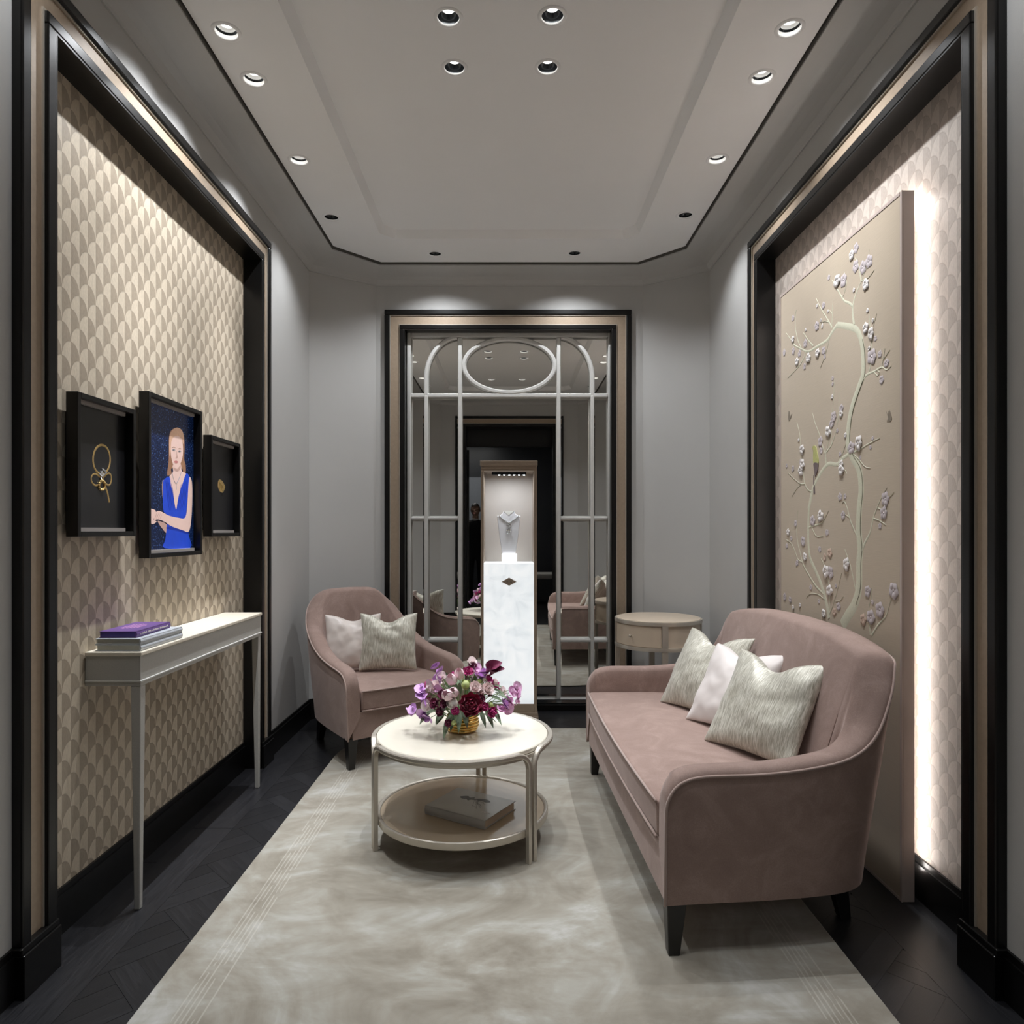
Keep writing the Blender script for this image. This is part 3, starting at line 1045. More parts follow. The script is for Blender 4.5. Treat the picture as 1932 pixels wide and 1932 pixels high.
def pane(x0, x1, z0, z1, bev=0.02):
    bm = bmesh.new()
    o_ = [(x0, z0), (x1, z0), (x1, z1), (x0, z1)]
    i_ = [(x0 + bev, z0 + bev), (x1 - bev, z0 + bev), (x1 - bev, z1 - bev), (x0 + bev, z1 - bev)]
    a = [bm.verts.new((p[0], 0.0008, p[1])) for p in o_]
    b = [bm.verts.new((p[0], -0.0016 if bev else 0.0008, p[1])) for p in i_]
    for k in range(4):
        bm.faces.new((a[k], a[(k + 1) % 4], b[(k + 1) % 4], b[k]))
    bm.faces.new(b)
    c = [bm.verts.new((p[0], 0.006, p[1])) for p in o_]
    for k in range(4):
        bm.faces.new((a[k], c[k], c[(k + 1) % 4], a[(k + 1) % 4]))
    bm.faces.new(c)
    return obj('mirror_pane', bm, 'mirror', ms)
cols = [(773, 805), (805, 869), (1053, 1116), (1116, 1150)]
for (a_, b_) in cols:
    for (ya, yb) in ((748, 978), (978, 1207), (1207, 1321)):
        pane(mx(a_), mx(b_), mz(yb), mz(ya), 0.024)
pane(mx(869), mx(1053), mz(1321), mz(748), 0.0)
pane(mx(869), mx(1053), mz(748), mz(635), 0.0)
for (a_, b_) in ((773, 869), (1053, 1150)):
    pane(mx(a_), mx(b_), mz(748), mz(635), 0.022)

# ================================================================== DISPLAY PEDESTAL
PY = 4.43     # front face
px_ = lambda p: (p - 961.0) / 1300.0 * PY
pz_ = lambda p: 1.25 - (p - 1002.0) / 1300.0 * PY
ped = thing('display_pedestal', 'bronze-framed showcase pedestal with glowing onyx front and glass top', 'showcase', (0, PY, 0))
X0, X1 = px_(907), px_(1013)
D_ = 0.30
box('base_step', X0 - 0.010, X1 + 0.010, -0.012, D_, 0.0, 0.060, 'bronze', ped, 0.003)
box('base_step', X0 - 0.005, X1 + 0.005, -0.006, D_ - 0.003, 0.060, 0.085, 'bronze', ped, 0.003)
zs0, zs1 = 0.085, pz_(1063)
fw = px_(912.5) - X0
for (a_, b_) in ((X0, X0 + fw), (X1 - fw, X1)):
    box('corner_post', a_, b_, 0.0, D_, zs0, pz_(888), 'bronze', ped, 0.002)
box('bottom_rail', X0 + fw, X1 - fw, 0.0, D_, zs0, pz_(1328), 'bronze', ped, 0.002)
# onyx tiles
core = box('lamp_core', X0 + fw, X1 - fw, 0.012, D_ - 0.01, pz_(1328), zs1 - 0.012, 'necktan', ped)
rnd = random.Random(5)
z = pz_(1328)
rows_ = [0.15, 0.10, 0.14, 0.165, 0.12, 0.14, 0.075]
tot = sum(rows_)
span = zs1 - z
xa0, xa1 = X0 + fw, X1 - fw
for ri, rh in enumerate(rows_):
    h = rh / tot * span
    cuts = [0.0] + sorted([0.33 + rnd.uniform(-0.07, 0.07), 0.66 + rnd.uniform(-0.07, 0.07)]) + [1.0]
    for c0, c1 in zip(cuts[:-1], cuts[1:]):
        bm = bmesh.new()
        add_box(bm, xa0 + (xa1 - xa0) * c0, xa0 + (xa1 - xa0) * c1, 0.003 - rnd.uniform(0.0, 0.0006), 0.012, z, z + h)
        obj('onyx_tile', bm, 'stone', ped)
    z += h
box('stone_top', X0 + fw, X1 - fw, 0.003, D_ - 0.012, zs1 - 0.012, zs1, 'stone', ped)
# glass case
zt0 = pz_(888)
box('case_back', X0 + fw, X1 - fw, D_ - 0.012, D_, zs1 - 0.012, zt0, 'necktan', ped)
box('glass_pane', X0 + fw, X1 - fw, 0.002, 0.006, zs1, zt0, 'glass', ped)
box('case_ceiling', X0, X1, 0.0, D_, zt0, zt0 + 0.012, 'bronze', ped)
box('cornice', X0 + 0.001, X1 - 0.001, -0.004, D_, zt0 + 0.012, pz_(879), 'bronze', ped, 0.002)
box('cornice', X0 - 0.004, X1 + 0.004, -0.010, D_, pz_(879), pz_(869.5), 'bronze', ped, 0.003)
lb = box('light_bar', px_(927), px_(994), 0.10, 0.19, zt0 - 0.018, zt0, 'housing_dark', ped)
for i in range(6):
    cx = px_(941.5 + 9.6 * i)
    bm = bmesh.new()
    add_lathe(bm, [(0.0, -0.003), (0.0055, -0.002), (0.0065, 0.0)], 12)
    obj('diode', bm, 'strip_case', lb, loc=(cx, 0.125, zt0 - 0.018))
box('glow_block', px_(946.5), px_(975.5), 0.12, 0.20, zs1, pz_(1046.5), 'glow_block', ped, 0.002)
dsp = bpy.data.lights.new('case_light', 'AREA')
dsp.energy = 1.3; dsp.shape = 'RECTANGLE'; dsp.size = 0.2; dsp.size_y = 0.05; dsp.color = (0.88, 0.93, 1.0)
do = bpy.data.objects.new('case_light', dsp); C.objects.link(do); do.location = (px_(960), PY + 0.075, zt0 - 0.024)
# emblem
ex, ez = px_(960.5), pz_(1097.5)
bm = bmesh.new()
add_prism(bm, [(ex - 0.048, ez), (ex, ez - 0.0265), (ex + 0.048, ez), (ex, ez + 0.0265)], -0.001, 0.003, 'y')
em = obj('diamond_emblem', bm, 'bronze', ped)
bmz = bmesh.new(); add_box(bmz, ex - 0.0012, ex + 0.0012, -0.0018, -0.001, ez - 0.014, ez + 0.014)
obj('emblem_bar', bmz, 'inkprint', em)
for ch, dx in (('V', -0.012), ('A', 0.013)):
    me = text_mesh(ch, 0.017, 0.0004)
    obj_me('emblem_letter', me, 'inkprint', em, loc=(ex + dx, -0.0014, ez - 0.001), rot=(PI / 2, 0, 0))

# bust and necklace
bs = thing('necklace_bust', 'white tapered necklace bust inside the glass showcase', 'bust', (px_(960), PY + 0.155, pz_(1046.5)))
def bz(p): return pz_(p) - pz_(1046.5)
prof_b = [(-0.044, 0.0), (0.044, 0.0), (0.060, bz(1020)), (0.078, bz(975)), (0.080, bz(972.5)), (0.062, bz(971.5)), (0.045, bz(968.5)), (0.036, bz(963)),
          (-0.036, bz(963)), (-0.045, bz(968.5)), (-0.062, bz(971.5)), (-0.080, bz(972.5)), (-0.078, bz(975)), (-0.060, bz(1020))]
bm = bmesh.new()
add_prism(bm, prof_b, -0.012, 0.012, 'y')
bb = obj('chest_panel', bm, 'bust', bs); bevel_mod(bb, 0.005, 3)
bm = bmesh.new()
add_prism(bm, [(-0.036, bz(963)), (0.0, bz(971.5)), (0.036, bz(963))], -0.0135, -0.010, 'y')
obj('neck_notch', bm, 'white', bs)
nk = thing('diamond_necklace', 'sparkling diamond necklace with cascading pendant worn by the white bust', 'necklace', (px_(960), PY + 0.155 - 0.014, pz_(1046.5)))
bm = bmesh.new()
def gem(bm, x, z, r, y=0.0):
    add_lathe_off = []
    m_ = Matrix.Translation((x, y, z)) @ Matrix.Scale(r, 4) @ Matrix.Rotation(rnd.uniform(0, 3), 4, 'Y')
    bmesh.ops.create_icosphere(bm, subdivisions=1, radius=1.0, matrix=m_)
bmc = bmesh.new()
for q in range(-9, 10):
    t = q / 9.0
    gem(bmc, 0.062 * t, bz(986.5) + (bz(973) - bz(986.5)) * abs(t) ** 1.15, 0.0052)
obj('gem_chain', bmc, 'diamond', nk)
bmp = bmesh.new()
for q in range(26):
    gem(bmp, rnd.uniform(-0.015, 0.013), bz(986) + (bz(1006) - bz(986)) * rnd.random(), rnd.uniform(0.004, 0.007), rnd.uniform(-0.004, 0.0))
obj('gem_pendant', bmp, 'diamond', nk)

# ================================================================== RUG
bm = bmesh.new()
RX, RY, RR = 0.975, 1.80, 0.55
pts = []
for (cx, cy, a0) in ((RX - RR, RY - RR, 0), (-RX + RR, RY - RR, 90), (-RX + RR, -RY + RR, 180), (RX - RR, -RY + RR, 270)):
    for q in range(17):
        a = math.radians(a0 + 90 * q / 16)
        pts.append((cx + RR * math.cos(a), cy + RR * math.sin(a)))
add_prism(bm, pts, 0.0, 0.010)
rug = obj('area_rug', bm, 'rug', None, loc=(0.010, 2.54, 0.0005))
bevel_mod(rug, 0.004, 2, 60)
tag(rug, 'large cloudy beige silk rug with rounded corners under the coffee table', 'rug')

# ================================================================== UPHOLSTERY
def leg(name, x, y, z0, z1, r0, r1, splay, parent, mat='ebony'):
    bm = bmesh.new()
    top = [(-r1, -r1), (r1, -r1), (r1, r1), (-r1, r1)]
    bot = [(-r0, -r0), (r0, -r0), (r0, r0), (-r0, r0)]
    a = [bm.verts.new((x + splay[0] + p[0], y + splay[1] + p[1], z0)) for p in bot]
    b = [bm.verts.new((x + p[0], y + p[1], z1)) for p in top]
    bm.faces.new(a[::-1]); bm.faces.new(b)
    for i in range(4):
        bm.faces.new((a[i], a[(i + 1) % 4], b[(i + 1) % 4], b[i]))
    return bevel_mod(obj(name, bm, mat, parent), 0.003, 2)

def tub_seat(root, ctrl, z0=0.165, zseat=0.30, zc=0.425, href=0.88, sub=4, crown=0.018, front_in=0.006):
    """ctrl: (x, y, H, lean, T) from the arm tip to the middle of the back (right half)"""
    half = spline(ctrl, sub)
    full = half + [(-p[0],) + tuple(p[1:]) for p in reversed(half[:-1])]
    n = len(full)
    KO, KI, KT = 9, 7, 5
    secs = []
    normals = []
    for i in range(n):
        a = full[max(i - 1, 0)]; b = full[min(i + 1, n - 1)]
        t = Vector((b[0] - a[0], b[1] - a[1]))
        if t.length < 1e-6:
            t = Vector((0, 1))
        t.normalize()
        nn = Vector((t.y, -t.x))         # outward (path runs front-right -> back -> front-left)
        if i == 0 or abs(full[i][1] - full[0][1]) < 0.03 and abs(abs(full[i][0]) - full[0][0]) < 0.01:
            nn = Vector((1 if full[i][0] > 0 else -1, 0))
        normals.append(nn)
    outer_top = []
    for i in range(n):
        x, y, H, lean, T = full[i]
        nn = normals[i]
        r = min(0.5 * T, 0.04)
        def outp(z):
            f = max(0.0, (z - z0) / (href - z0))
            o = lean * f ** 1.25 + 0.010 * math.sin(min(1, f) * PI)
            return Vector((x + nn.x * o, y + nn.y * o, z))
        pts_ = []
        zt0_ = H - r * 0.55
        for k in range(KO):
            z = z0 + (zt0_ - z0) * k / (KO - 1)
            pts_.append(outp(z))
        top_o = pts_[-1].copy()
        outer_top.append(top_o)
        inner_top = top_o - Vector((nn.x, nn.y, 0)) * T
        for k in range(1, KT):
            a = PI * k / KT
            c = (top_o + inner_top) / 2
            hx = (top_o - inner_top) / 2
            pts_.append(Vector((c.x + hx.x * math.cos(a), c.y + hx.y * math.cos(a), zt0_ + (H - zt0_) * math.sin(a) ** 0.7)))
        zin = min(zseat - 0.02, zt0_ - 0.02)
        extra = 0.55 * lean + (0.02 if T > 0.09 else 0.0)
        for k in range(KI):
            z = zt0_ + (zin - zt0_) * k / (KI - 1)
            f = (zt0_ - z) / max(0.05, href - zin)
            p = outp(z) - Vector((nn.x, nn.y, 0)) * (T + extra * f)
            pts_.append(p)
        secs.append(pts_)
    bm = bmesh.new()
    rings = [[bm.verts.new(p) for p in s] for s in secs]
    m = len(rings[0])
    for i in range(n - 1):
        for k in range(m - 1):
            bm.faces.new((rings[i][k], rings[i + 1][k], rings[i + 1][k + 1], rings[i][k + 1]))
        bm.faces.new((rings[i][m - 1], rings[i + 1][m - 1], rings[i + 1][0], rings[i][0]))
    bm.faces.new(rings[0][::-1]); bm.faces.new(rings[-1])
    shell = obj('upholstered_shell', bm, 'velvet', root)
    smooth_by(shell, 60)
    # piping along the outer top edge and down both arm fronts
    pp = [Vector(secs[0][k]) for k in range(0, KO - 1)]
    pp += outer_top
    pp += [Vector(secs[-1][k]) for k in range(KO - 2, -1, -1)]
    bm = bmesh.new()
    add_tube(bm, pp, 0.0045, 6)
    o = obj('edge_piping', bm, 'piping', root, smooth=True)
    # seat base under the cushion
    xi = full[0][0] - full[0][4]
    base = []
    for p, nn in zip(full, normals):
        base.append((p[0] - nn.x * 0.02, p[1] - nn.y * 0.02))
    base[0] = (full[0][0] - 0.03, full[0][1] + front_in); base[-1] = (-full[0][0] + 0.03, full[0][1] + front_in)
    bpts = [base[0]] + [b for b in base[1:-1] if b[1] > full[0][1] + 0.03] + [base[-1]]
    bm = bmesh.new()
    add_prism(bm, bpts, z0, zseat)
    bs_ = obj('seat_base', bm, 'velvet', root)
    # seat cushion
    yb = full[n // 2][1] - full[n // 2][4] - 0.05
    yf = full[0][1] - 0.004
    w = xi - 0.002
    nx, ny = 22, 12
    bm = bmesh.new()
    def cz(u, v):
        return zc + crown * (1 - abs(u) ** 3) * (1 - abs(2 * v - 1) ** 3)
    top = {}; bot = {}
    for i in range(nx + 1):
        for j in range(ny + 1):
            u = -1 + 2 * i / nx; v = j / ny
            ww = w * (1 - 0.13 * max(0, (v - 0.55) / 0.45) ** 2)
            x = u * ww
            y = yf + (yb - yf) * v - (0.016 * (1 - u * u) if v < 0.02 else 0)
            top[i, j] = bm.verts.new((x, y, cz(u, v)))
            bot[i, j] = bm.verts.new((x, y + (0.004 if v < 0.02 else 0), zseat + 0.002))
    for i in range(nx):
        for j in range(ny):
            bm.faces.new((top[i, j], top[i + 1, j], top[i + 1, j + 1], top[i, j + 1]))
            bm.faces.new((bot[i, j], bot[i, j + 1], bot[i + 1, j + 1], bot[i + 1, j]))
    for i in range(nx):
        bm.faces.new((top[i, 0], bot[i, 0], bot[i + 1, 0], top[i + 1, 0]))
        bm.faces.new((top[i, ny], top[i + 1, ny], bot[i + 1, ny], bot[i, ny]))
    for j in range(ny):
        bm.faces.new((top[0, j], top[0, j + 1], bot[0, j + 1], bot[0, j]))
        bm.faces.new((top[nx, j], bot[nx, j], bot[nx, j + 1], top[nx, j + 1]))
    cu = obj('seat_cushion', bm, 'velvet', root)
    smooth_by(cu, 50)
    bevel_mod(cu, 0.012, 3, 50)
    for zz, dz in (('top', 0), ('bot', 0)):
        bm = bmesh.new()
        if zz == 'top':
            pl_ = [(-w * 0.995 + 2 * w * 0.995 * k / 24, yf - 0.002 - 0.016 * (1 - (-1 + 2 * k / 24) ** 2), zc - 0.002) for k in range(25)]
        else:
            pl_ = [(-w * 0.995 + 2 * w * 0.995 * k / 24, yf - 0.001 - 0.012 * (1 - (-1 + 2 * k / 24) ** 2), zseat + 0.006) for k in range(25)]
        add_tube(bm, pl_, 0.0042, 6)
        obj('cushion_piping', bm, 'piping', cu, smooth=True)
    return shell

SOFA = [(.780, -.340, .430, .004, .078), (.780, -.337, .482, .004, .078), (.778, -.318, .522, .004, .078), (.775, -.285, .548, .004, .078),
        (.770, -.22, .560, .005, .078), (.760, -.05, .562, .008, .080), (.745, .10, .574, .016, .084), (.722, .215, .598, .035, .090),
        (.685, .282, .650, .065, .10), (.640, .318, .745, .092, .108), (.598, .336, .838, .105, .115), (.54, .345, .872, .11, .12),
        (.30, .350, .902, .112, .125), (0, .352, .910, .112, .125)]
sofa = thing('velvet_settee', 'blush pink velvet settee with curved back along the right wall', 'sofa', (0.765, 2.782, 0), math.radians(-88.2))
tub_seat(sofa, SOFA, 0.165, 0.325, 0.440)
leg('leg', 0.735, -0.30, 0.011, 0.172, 0.017, 0.030, (0.012, -0.008), sofa)
leg('leg', -0.735, -0.30, 0.011, 0.172, 0.017, 0.030, (-0.012, -0.008), sofa)
leg('leg', 0.55, 0.27, 0.0005, 0.172, 0.017, 0.030, (0.01, 0.03), sofa)
leg('leg', -0.55, 0.27, 0.0005, 0.172, 0.017, 0.030, (-0.01, 0.03), sofa)

CHAIR = [(.360, -.360, .405, .004, .075), (.360, -.357, .455, .004, .075), (.358, -.340, .492, .004, .075), (.355, -.305, .518, .004, .076),
         (.352, -.245, .532, .006, .078), (.345, -.10, .548, .010, .080), (.335, .03, .574, .018, .085), (.318, .15, .622, .035, .09),
         (.288, .25, .700, .06, .095), (.240, .320, .790, .08, .105), (.195, .350, .855, .09, .11), (.150, .360, .886, .095, .112),
         (.07, .364, .893, .095, .115), (0, .365, .895, .095, .115)]
arm = thing('velvet_armchair', 'blush pink velvet armchair with high tapered back by the mirror', 'armchair', (-0.768, 4.051, 0), math.radians(38))
tub_seat(arm, CHAIR, 0.165, 0.305, 0.415)
leg('leg', -0.328, -0.325, 0.011, 0.172, 0.017, 0.028, (-0.004, -0.006), arm)
leg('leg', 0.328, -0.325, 0.011, 0.172, 0.017, 0.028, (0.004, -0.006), arm)
leg('leg', -0.225, 0.27, 0.0005, 0.172, 0.017, 0.028, (-0.01, 0.03), arm)
leg('leg', 0.225, 0.27, 0.0005, 0.172, 0.017, 0.028, (0.01, 0.03), arm)

# ------------------------------------------------------------------ scatter cushions
def pillow(name, label, centre, u, v, size, thick, mat, chop=0.05, seed=0, group=None):
    """u: horizontal direction across, v: up direction along the face"""
    u = Vector(u).normalized(); v = Vector(v)
    v = (v - u * v.dot(u)).normalized()
    w = u.cross(v)
    n = 26
    rnd_ = random.Random(seed)
    off = Vector((rnd_.uniform(0, 50), rnd_.uniform(0, 50), rnd_.uniform(0, 50)))
    bm = bmesh.new()
    h = size / 2
    g = {}
    for s in (1, -1):
        for i in range(n + 1):
            for j in range(n + 1):
                a = -1 + 2 * i / n; b = -1 + 2 * j / n
                edge = (i in (0, n)) or (j in (0, n))
                if s == -1 and edge:
                    g[s, i, j] = g[1, i, j]
                    continue
                x = a * h * (1 - 0.07 * (1 - b * b))
                y = b * h * (1 - 0.07 * (1 - a * a))
                y -= chop * math.exp(-(a / 0.42) ** 2) * max(0.0, (b + 0.25) / 1.25) ** 2
                prof_ = ((1 - abs(a) ** 2.4) * (1 - abs(b) ** 2.4))
                z = s * thick / 2 * max(0.0, prof_) ** 0.55
                wr = noise.noise(Vector((a * 2.2, b * 2.2, s * 3.0)) + off) * 0.010 + noise.noise(Vector((a * 5, b * 5, s * 3.0)) + off) * 0.004
                z += wr * (1 if not edge else 0.4)
                z -= s * 0.25 * chop * math.exp(-(a / 0.25) ** 2) * max(0.0, (b - 0.1) / 0.9)
                g[s, i, j] = bm.verts.new((x, z, y))
    for s in (1, -1):
        for i in range(n):
            for j in range(n):
                q = (g[s, i, j], g[s, i + 1, j], g[s, i + 1, j + 1], g[s, i, j + 1])
                bm.faces.new(q if s == -1 else q[::-1])
    o = obj(name, bm, mat, None, smooth=True)
    m4 = Matrix.Identity(4)
    for r in range(3):
        m4[r][0] = u[r]; m4[r][1] = -w[r]; m4[r][2] = v[r]; m4[r][3] = centre[r]
    o.matrix_world = m4
    md = o.modifiers.new('subdivision', 'SUBSURF'); md.levels = 1; md.render_levels = 1
    tag(o, label, 'cushion', group)
    return o
pillow('scatter_cushion', 'silver brocade cushion at the front of the settee trio', (0.925, 2.495, 0.622), (.50, -.86, 0), (.15, .11, .30), 0.40, 0.12, 'brocade', 0.06, 1, 'cushions on the settee')
pillow('scatter_cushion', 'plain white satin cushion between two brocade ones on the settee', (0.915, 2.795, 0.612), (.50, -.86, 0), (.15, .11, .30), 0.37, 0.11, 'satin_w', 0.045, 2, 'cushions on the settee')
pillow('scatter_cushion', 'silver brocade cushion at the far end of the settee trio', (0.880, 3.085, 0.622), (.46, -.88, 0), (.15, .10, .30), 0.40, 0.12, 'brocade', 0.06, 3, 'cushions on the settee')
def chair_pt(x, y, z):
    c, s = math.cos(math.radians(38)), math.sin(math.radians(38))
    return (-0.768 + x * c - y * s, 4.051 + x * s + y * c, z)
def chair_dir(x, y, z):
    c, s = math.cos(math.radians(38)), math.sin(math.radians(38))
    return (x * c - y * s, x * s + y * c, z)
pillow('scatter_cushion', 'plain pearl satin cushion behind the brocade one on the armchair', chair_pt(-0.115, 0.100, 0.600), chair_dir(.90, -.43, 0), chair_dir(-.02, .30, 1), 0.335, 0.11, 'satin', 0.035, 4, 'cushions on the armchair')
pillow('scatter_cushion', 'silver brocade cushion at the front of the armchair', chair_pt(0.045, -0.035, 0.602), chair_dir(.84, -.54, 0), chair_dir(.03, .30, 1), 0.345, 0.11, 'brocade', 0.05, 5, 'cushions on the armchair')

# ================================================================== COFFEE TABLE
CT = (-0.190, 2.81)
tb = thing('coffee_table', 'round cream-topped coffee table with curved champagne metal legs', 'table', (CT[0], CT[1], 0.0))
HT = 0.434
bm = bmesh.new()
add_lathe(bm, [(0.0, HT - 0.020), (0.342, HT - 0.020), (0.346, HT - 0.016), (0.346, HT - 0.003), (0.343, HT), (0.0, HT)], 72)
o = obj('tabletop', bm, 'cream', tb); smooth_by(o, 40)
bm = bmesh.new()
add_lathe(bm, [(0.325, HT - 0.034), (0.351, HT - 0.034), (0.352, HT - 0.020), (0.325, HT - 0.020), (0.325, HT - 0.034)], 72)
smooth_by(obj('top_band', bm, 'champ', tb), 40)
SECR = [(-0.010, -0.009), (0.010, -0.009), (0.010, 0.005), (0.006, 0.009), (-0.006, 0.009), (-0.010, 0.005)]
angs = [math.radians(a) for a in (200, 320, 80)]
for q in range(3):
    a0, a1 = angs[q], angs[(q + 1) % 3]
    if a1 < a0:
        a1 += 2 * PI
    R = 0.356
    dl = 0.0145 / R                # half gap between twin legs
    RB = 0.062
    da = RB / R
    ptsr = []
    def P3(a, z, rr=R):
        return Vector((rr * math.cos(a), rr * math.sin(a), z))
    zt = HT - 0.011
    ptsr.append(P3(a0 + dl, 0.011)); ptsr.append(P3(a0 + dl, 0.15)); ptsr.append(P3(a0 + dl, zt - RB))
    for k in range(1, 8):
        th = PI / 2 * k / 8
        ptsr.append(P3(a0 + dl + da * (1 - math.cos(th)), zt - RB + RB * math.sin(th)))
    nseg = 28
    for k in range(nseg + 1):
        ptsr.append(P3(a0 + dl + da + (a1 - a0 - 2 * dl - 2 * da) * k / nseg, zt))
    for k in range(7, 0, -1):
        th = PI / 2 * k / 8
        ptsr.append(P3(a1 - dl - da * (1 - math.cos(th)), zt - RB + RB * math.sin(th)))
    ptsr.append(P3(a1 - dl, zt - RB)); ptsr.append(P3(a1 - dl, 0.15)); ptsr.append(P3(a1 - dl, 0.011))
    # rectangular section: radial direction as the first axis
    bm = bmesh.new()
    rings = []
    for i, p in enumerate(ptsr):
        t = (ptsr[min(i + 1, len(ptsr) - 1)] - ptsr[max(i - 1, 0)]).normalized()
        rad = Vector((p.x, p.y, 0)).normalized()
        bb_ = t.cross(rad).normalized()
        rings.append([bm.verts.new(p + rad * u + bb_ * v) for u, v in [(-.008, -.009), (.008, -.009), (.011, -.005), (.011, .005), (.008, .009), (-.008, .009)]])
    for i in range(len(rings) - 1):
        for k in range(6):
            bm.faces.new((rings[i][k], rings[i][(k + 1) % 6], rings[i + 1][(k + 1) % 6], rings[i + 1][k]))
    bm.faces.new(rings[0]); bm.faces.new(rings[-1][::-1])
    o = obj('leg_rail', bm, 'champ', tb); smooth_by(o, 35)
HS = 0.128
bm = bmesh.new()
add_lathe(bm, [(0.0, HS - 0.012), (0.330, HS - 0.012), (0.330, HS), (0.0, HS)], 72)
smooth_by(obj('lower_shelf', bm, 'shelf', tb), 40)
bm = bmesh.new()
add_lathe(bm, [(0.330, HS - 0.022), (0.345, HS - 0.022), (0.347, HS - 0.018), (0.347, HS + 0.004), (0.343, HS + 0.007), (0.334, HS + 0.004), (0.330, HS - 0.002), (0.330, HS - 0.022)], 72)
smooth_by(obj('shelf_rim', bm, 'champ', tb), 40)
for a in angs:
    bm = bmesh.new()
    c, s = math.cos(a), math.sin(a)
    r0_, r1_ = 0.31, 0.352
    add_prism(bm, [(r0_ * c - 0.006 * s, r0_ * s + 0.006 * c), (r0_ * c + 0.006 * s, r0_ * s - 0.006 * c), (r1_ * c + 0.006 * s, r1_ * s - 0.006 * c), (r1_ * c - 0.006 * s, r1_ * s + 0.006 * c)], HS - 0.022, HS - 0.012)
    obj('shelf_bracket', bm, 'champ', tb)

# ------------------------------------------------------------------ book on shelf
def book(name, label, loc, rotz, w, d, h, cover, pages, group=None, hang=0.004, spine='y0', ct=0.003):
    """w along x, d along y; spine on the -y long edge"""
    t = thing(name, label, 'book', loc, rotz, group)
    box('page_block', -w / 2 + hang, w / 2 - hang, -d / 2 + 0.003, d / 2 - hang, ct, h - ct, pages, t)
    box('back_cover', -w / 2, w / 2, -d / 2, d / 2, 0.0, ct, cover, t, 0.001)
    box('front_cover', -w / 2, w / 2, -d / 2, d / 2, h - ct, h, cover, t, 0.001)
    bm = bmesh.new()
    pr = [(-d / 2 + 0.004, 0.0)] + [(-d / 2 + 0.002 - 0.004 * math.sin(PI * k / 8), h * k / 8) for k in range(9)] + [(-d / 2 + 0.004, h)]
    add_prism(bm, pr, -w / 2, w / 2, 'x')
    smooth_by(obj('spine', bm, cover, t), 40)
    return t
# world corners: left (793,1533) front (908,1563) right (970,1517) at the shelf height
bk = book('coffee_table_book', 'large slate-covered art book on the lower shelf of the coffee table', (CT[0] + 0.035, CT[1] - 0.055, HS + 0.0005), math.radians(-31.5), 0.285, 0.225, 0.034, 'coverbook', 'paper', None, 0.005)
def cover_poly(t, pts, z, mat, nm):
    bm = bmesh.new()
    add_prism(bm, pts, z, z + 0.0005)
    return obj(nm, bm, mat, t)
pt_ = spline([(-0.075, 0.035), (-0.05, 0.055), (-0.035, 0.045), (-0.02, 0.06), (-0.012, 0.045), (0.005, 0.052), (-0.002, 0.035), (-0.02, 0.03), (-0.025, 0.018), (-0.04, 0.025), (-0.06, 0.022)], 4, True)
cover_poly(bk, pt_, 0.034, 'inkprint', 'cover_leaf_print')
pt_ = spline([(0.0, 0.045), (0.012, 0.058), (0.04, 0.062), (0.062, 0.05), (0.05, 0.038), (0.025, 0.042), (0.01, 0.036)], 4, True)
cover_poly(bk, pt_, 0.034, 'inkprint', 'cover_leaf_print')
bm = bmesh.new()
for seed in range(7):
    rr = random.Random(seed)
    p0 = Vector((0.0, 0.03)); ptsb = [tuple(p0)]
    for k in range(5):
        p0 = p0 + Vector((rr.uniform(0.004, 0.018), rr.uniform(-0.022, 0.004)))
        ptsb.append(tuple(p0))
    sp_ = spline(ptsb, 3)
    add_ribbon(bm, sp_, [0.0016] * len(sp_), lambda u, v, h: (u, v, 0.0343 + h * 0.2), 0.001)
obj('cover_branch_print', bm, 'inkprint', bk)
bm = bmesh.new()
sp_ = spline([(0.085, -0.048), (0.095, -0.042), (0.1, -0.05), (0.108, -0.043), (0.114, -0.05), (0.122, -0.044)], 4)
add_ribbon(bm, sp_, [0.002] * len(sp_), lambda u, v, h: (u, v, 0.0343 + h * 0.2), 0.001)
obj('cover_signature', bm, 'creamprint', bk)

# ================================================================== FLOWERS
bowl = thing('flower_bowl', 'ribbed gold bowl holding the bouquet on the coffee table', 'bowl', (-0.192, 2.815, HT + 0.0005))
prof_ = [(0.0, 0.0), (0.050, 0.0), (0.056, 0.004)]
z = 0.006
for k in range(5):
    rr = 0.060 + 0.0085 * math.sin((k + 0.5) / 5 * PI)
    prof_ += [(rr - 0.003, z), (rr, z + 0.003), (rr + 0.0008, z + 0.006), (rr, z + 0.009), (rr - 0.003, z + 0.0118)]
    z += 0.012
prof_ += [(0.061, 0.069), (0.057, 0.069), (0.055, 0.060), (0.052, 0.02), (0.0, 0.015)]
bm = bmesh.new(); add_lathe(bm, prof_, 48)
smooth_by(obj('bowl_body', bm, 'gold', bowl), 50)

